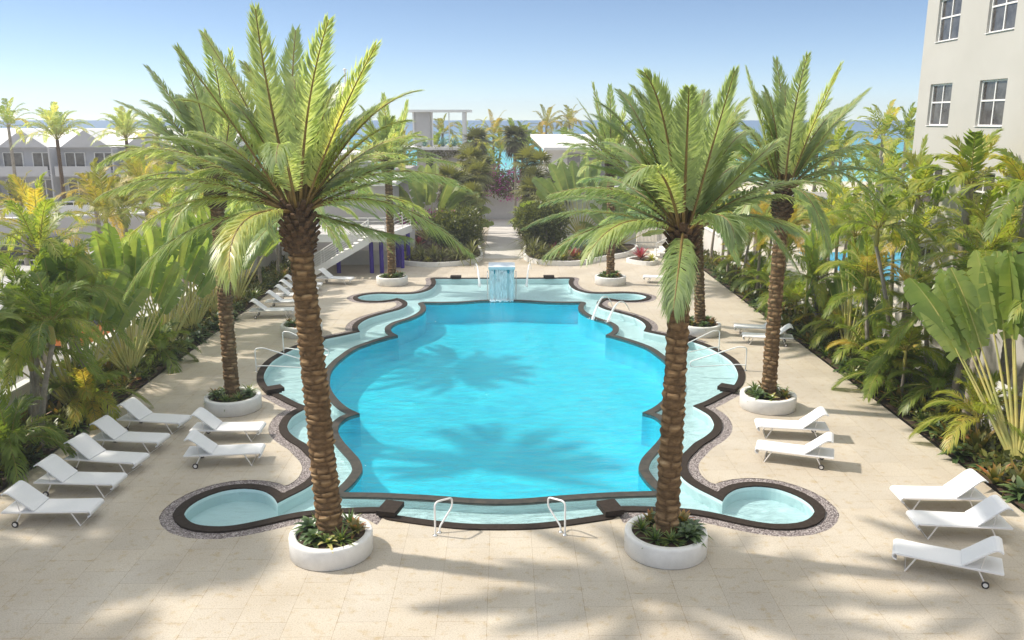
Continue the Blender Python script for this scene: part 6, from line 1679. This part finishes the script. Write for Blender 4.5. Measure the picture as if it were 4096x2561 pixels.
for side, xs in (('left', (-12.85, -13.35, -13.95)), ('right', (12.52, 13.05, 13.7))):
    for row, xr in enumerate(xs):
        yy = 17.2 + row * .3; k = 0
        while yy < 53:
            w = rr.random()
            kd = ('bed_broad' if w < .5 else 'bed_brom' if w < .72 else 'bed_green') if row == 0 else ('bed_brom' if w < .38 else 'bed_dark' if w < .7 else 'bed_green')
            if side == 'right' and row == 0 and yy < 23: kd = 'bed_broad' if k % 3 else 'bed_brom'
            sc = rr.uniform(.8, 1.25) if row == 0 else rr.uniform(.95, 1.5)
            put(kd, (xr + rr.uniform(-.2, .2), yy, .03), rr.uniform(0, 6.28), sc, f'{BN[kd]}, {ordinal(k)} in the {side} bed {("kerb", "middle", "wall")[row]} row from near end', f'{("kerb", "middle", "wall")[row]} row of plants in the {side} bed')
            yy += rr.uniform(.72, .98) * (1.0 if row == 0 else 1.25) * (1 + .004 * (yy - 17)); k += 1
for side, x0, x1, sd in (('left', -14.3, -12.65, 901), ('right', 12.4, 14.1, 902)):
    rng = np.random.default_rng(sd); mb = MB()
    n = 5200
    P = np.c_[rng.uniform(x0, x1, n), rng.uniform(14, 56, n), rng.uniform(.04, .42, n)]
    d = nrm(rng.normal(0, 1, (n, 3)) + np.array([0, 0, .6])); s = nrm(np.cross(d, rng.normal(0, 1, (n, 3)))); L = rng.uniform(.15, .34, n); W = L * .22
    V = np.stack([P, P + d * (L * .5)[:, None] + s * W[:, None], P + d * L[:, None], P + d * (L * .5)[:, None] - s * W[:, None]], 1).reshape(-1, 3)
    k = np.arange(n) * 4; mb.add(V, np.stack([k, k + 1, k + 2, k + 3], 1), 0, np.repeat(np.clip(rng.normal(.35, .2, n), 0, 1), 4))
    tag(mb.build('ground_cover', M['rust_leaf']), f'low leafy ground cover between the plants of the {side} bed', 'ground cover', kind='stuff')
# leafy belt far off behind the street and the right plot
for nm, cx, cy, rx, ry, h, n, sd in (('left', -22, 84, 14, 5, 1.6, 5000, 911), ('right', 24, 76, 12, 9, 2.0, 6500, 912), ('shore', 2, 100, 26, 4, 4.4, 9000, 913)):
    rng = np.random.default_rng(sd); mb = MB()
    for k in range(14): leaf_cloud(mb, (cx + rng.uniform(-rx, rx), cy + rng.uniform(-ry, ry), .5 + h * .5), (rng.uniform(1.5, 3), rng.uniform(1, 2.4), h * rng.uniform(.5, 1)), n // 14, .42, rng, 0, .45 + rng.normal(0, .1), .3)
    tag(mb.build('hedge', M['areca_leaf']), {'left': 'dense green shrubbery behind the street at the left', 'right': 'dense green shrubbery beyond the right garden wall', 'shore': 'green shrub belt along the shore behind the garden'}[nm], 'shrubbery', kind='stuff')
for k, p in PROTO.items():
    if k not in used: bpy.data.objects.remove(p)

# ---- sea air: thin haze over the whole place
m_, nt, out = new_mat('sea_haze')
pv_ = N(nt, "ShaderNodeVolumePrincipled")
pv_.inputs["Color"].default_value = (0.90, 0.95, 1.0, 1)
pv_.inputs["Density"].default_value = 0.0010
pv_.inputs["Anisotropy"].default_value = 0.3
nt.links.new(pv_.outputs[0], out.inputs["Volume"])
mb = MB(); mb.box((0, 300, 9.0), (1000, 760, 24.0))
tag(mb.build('haze', m_), 'thin pale sea haze', 'haze', kind='stuff')
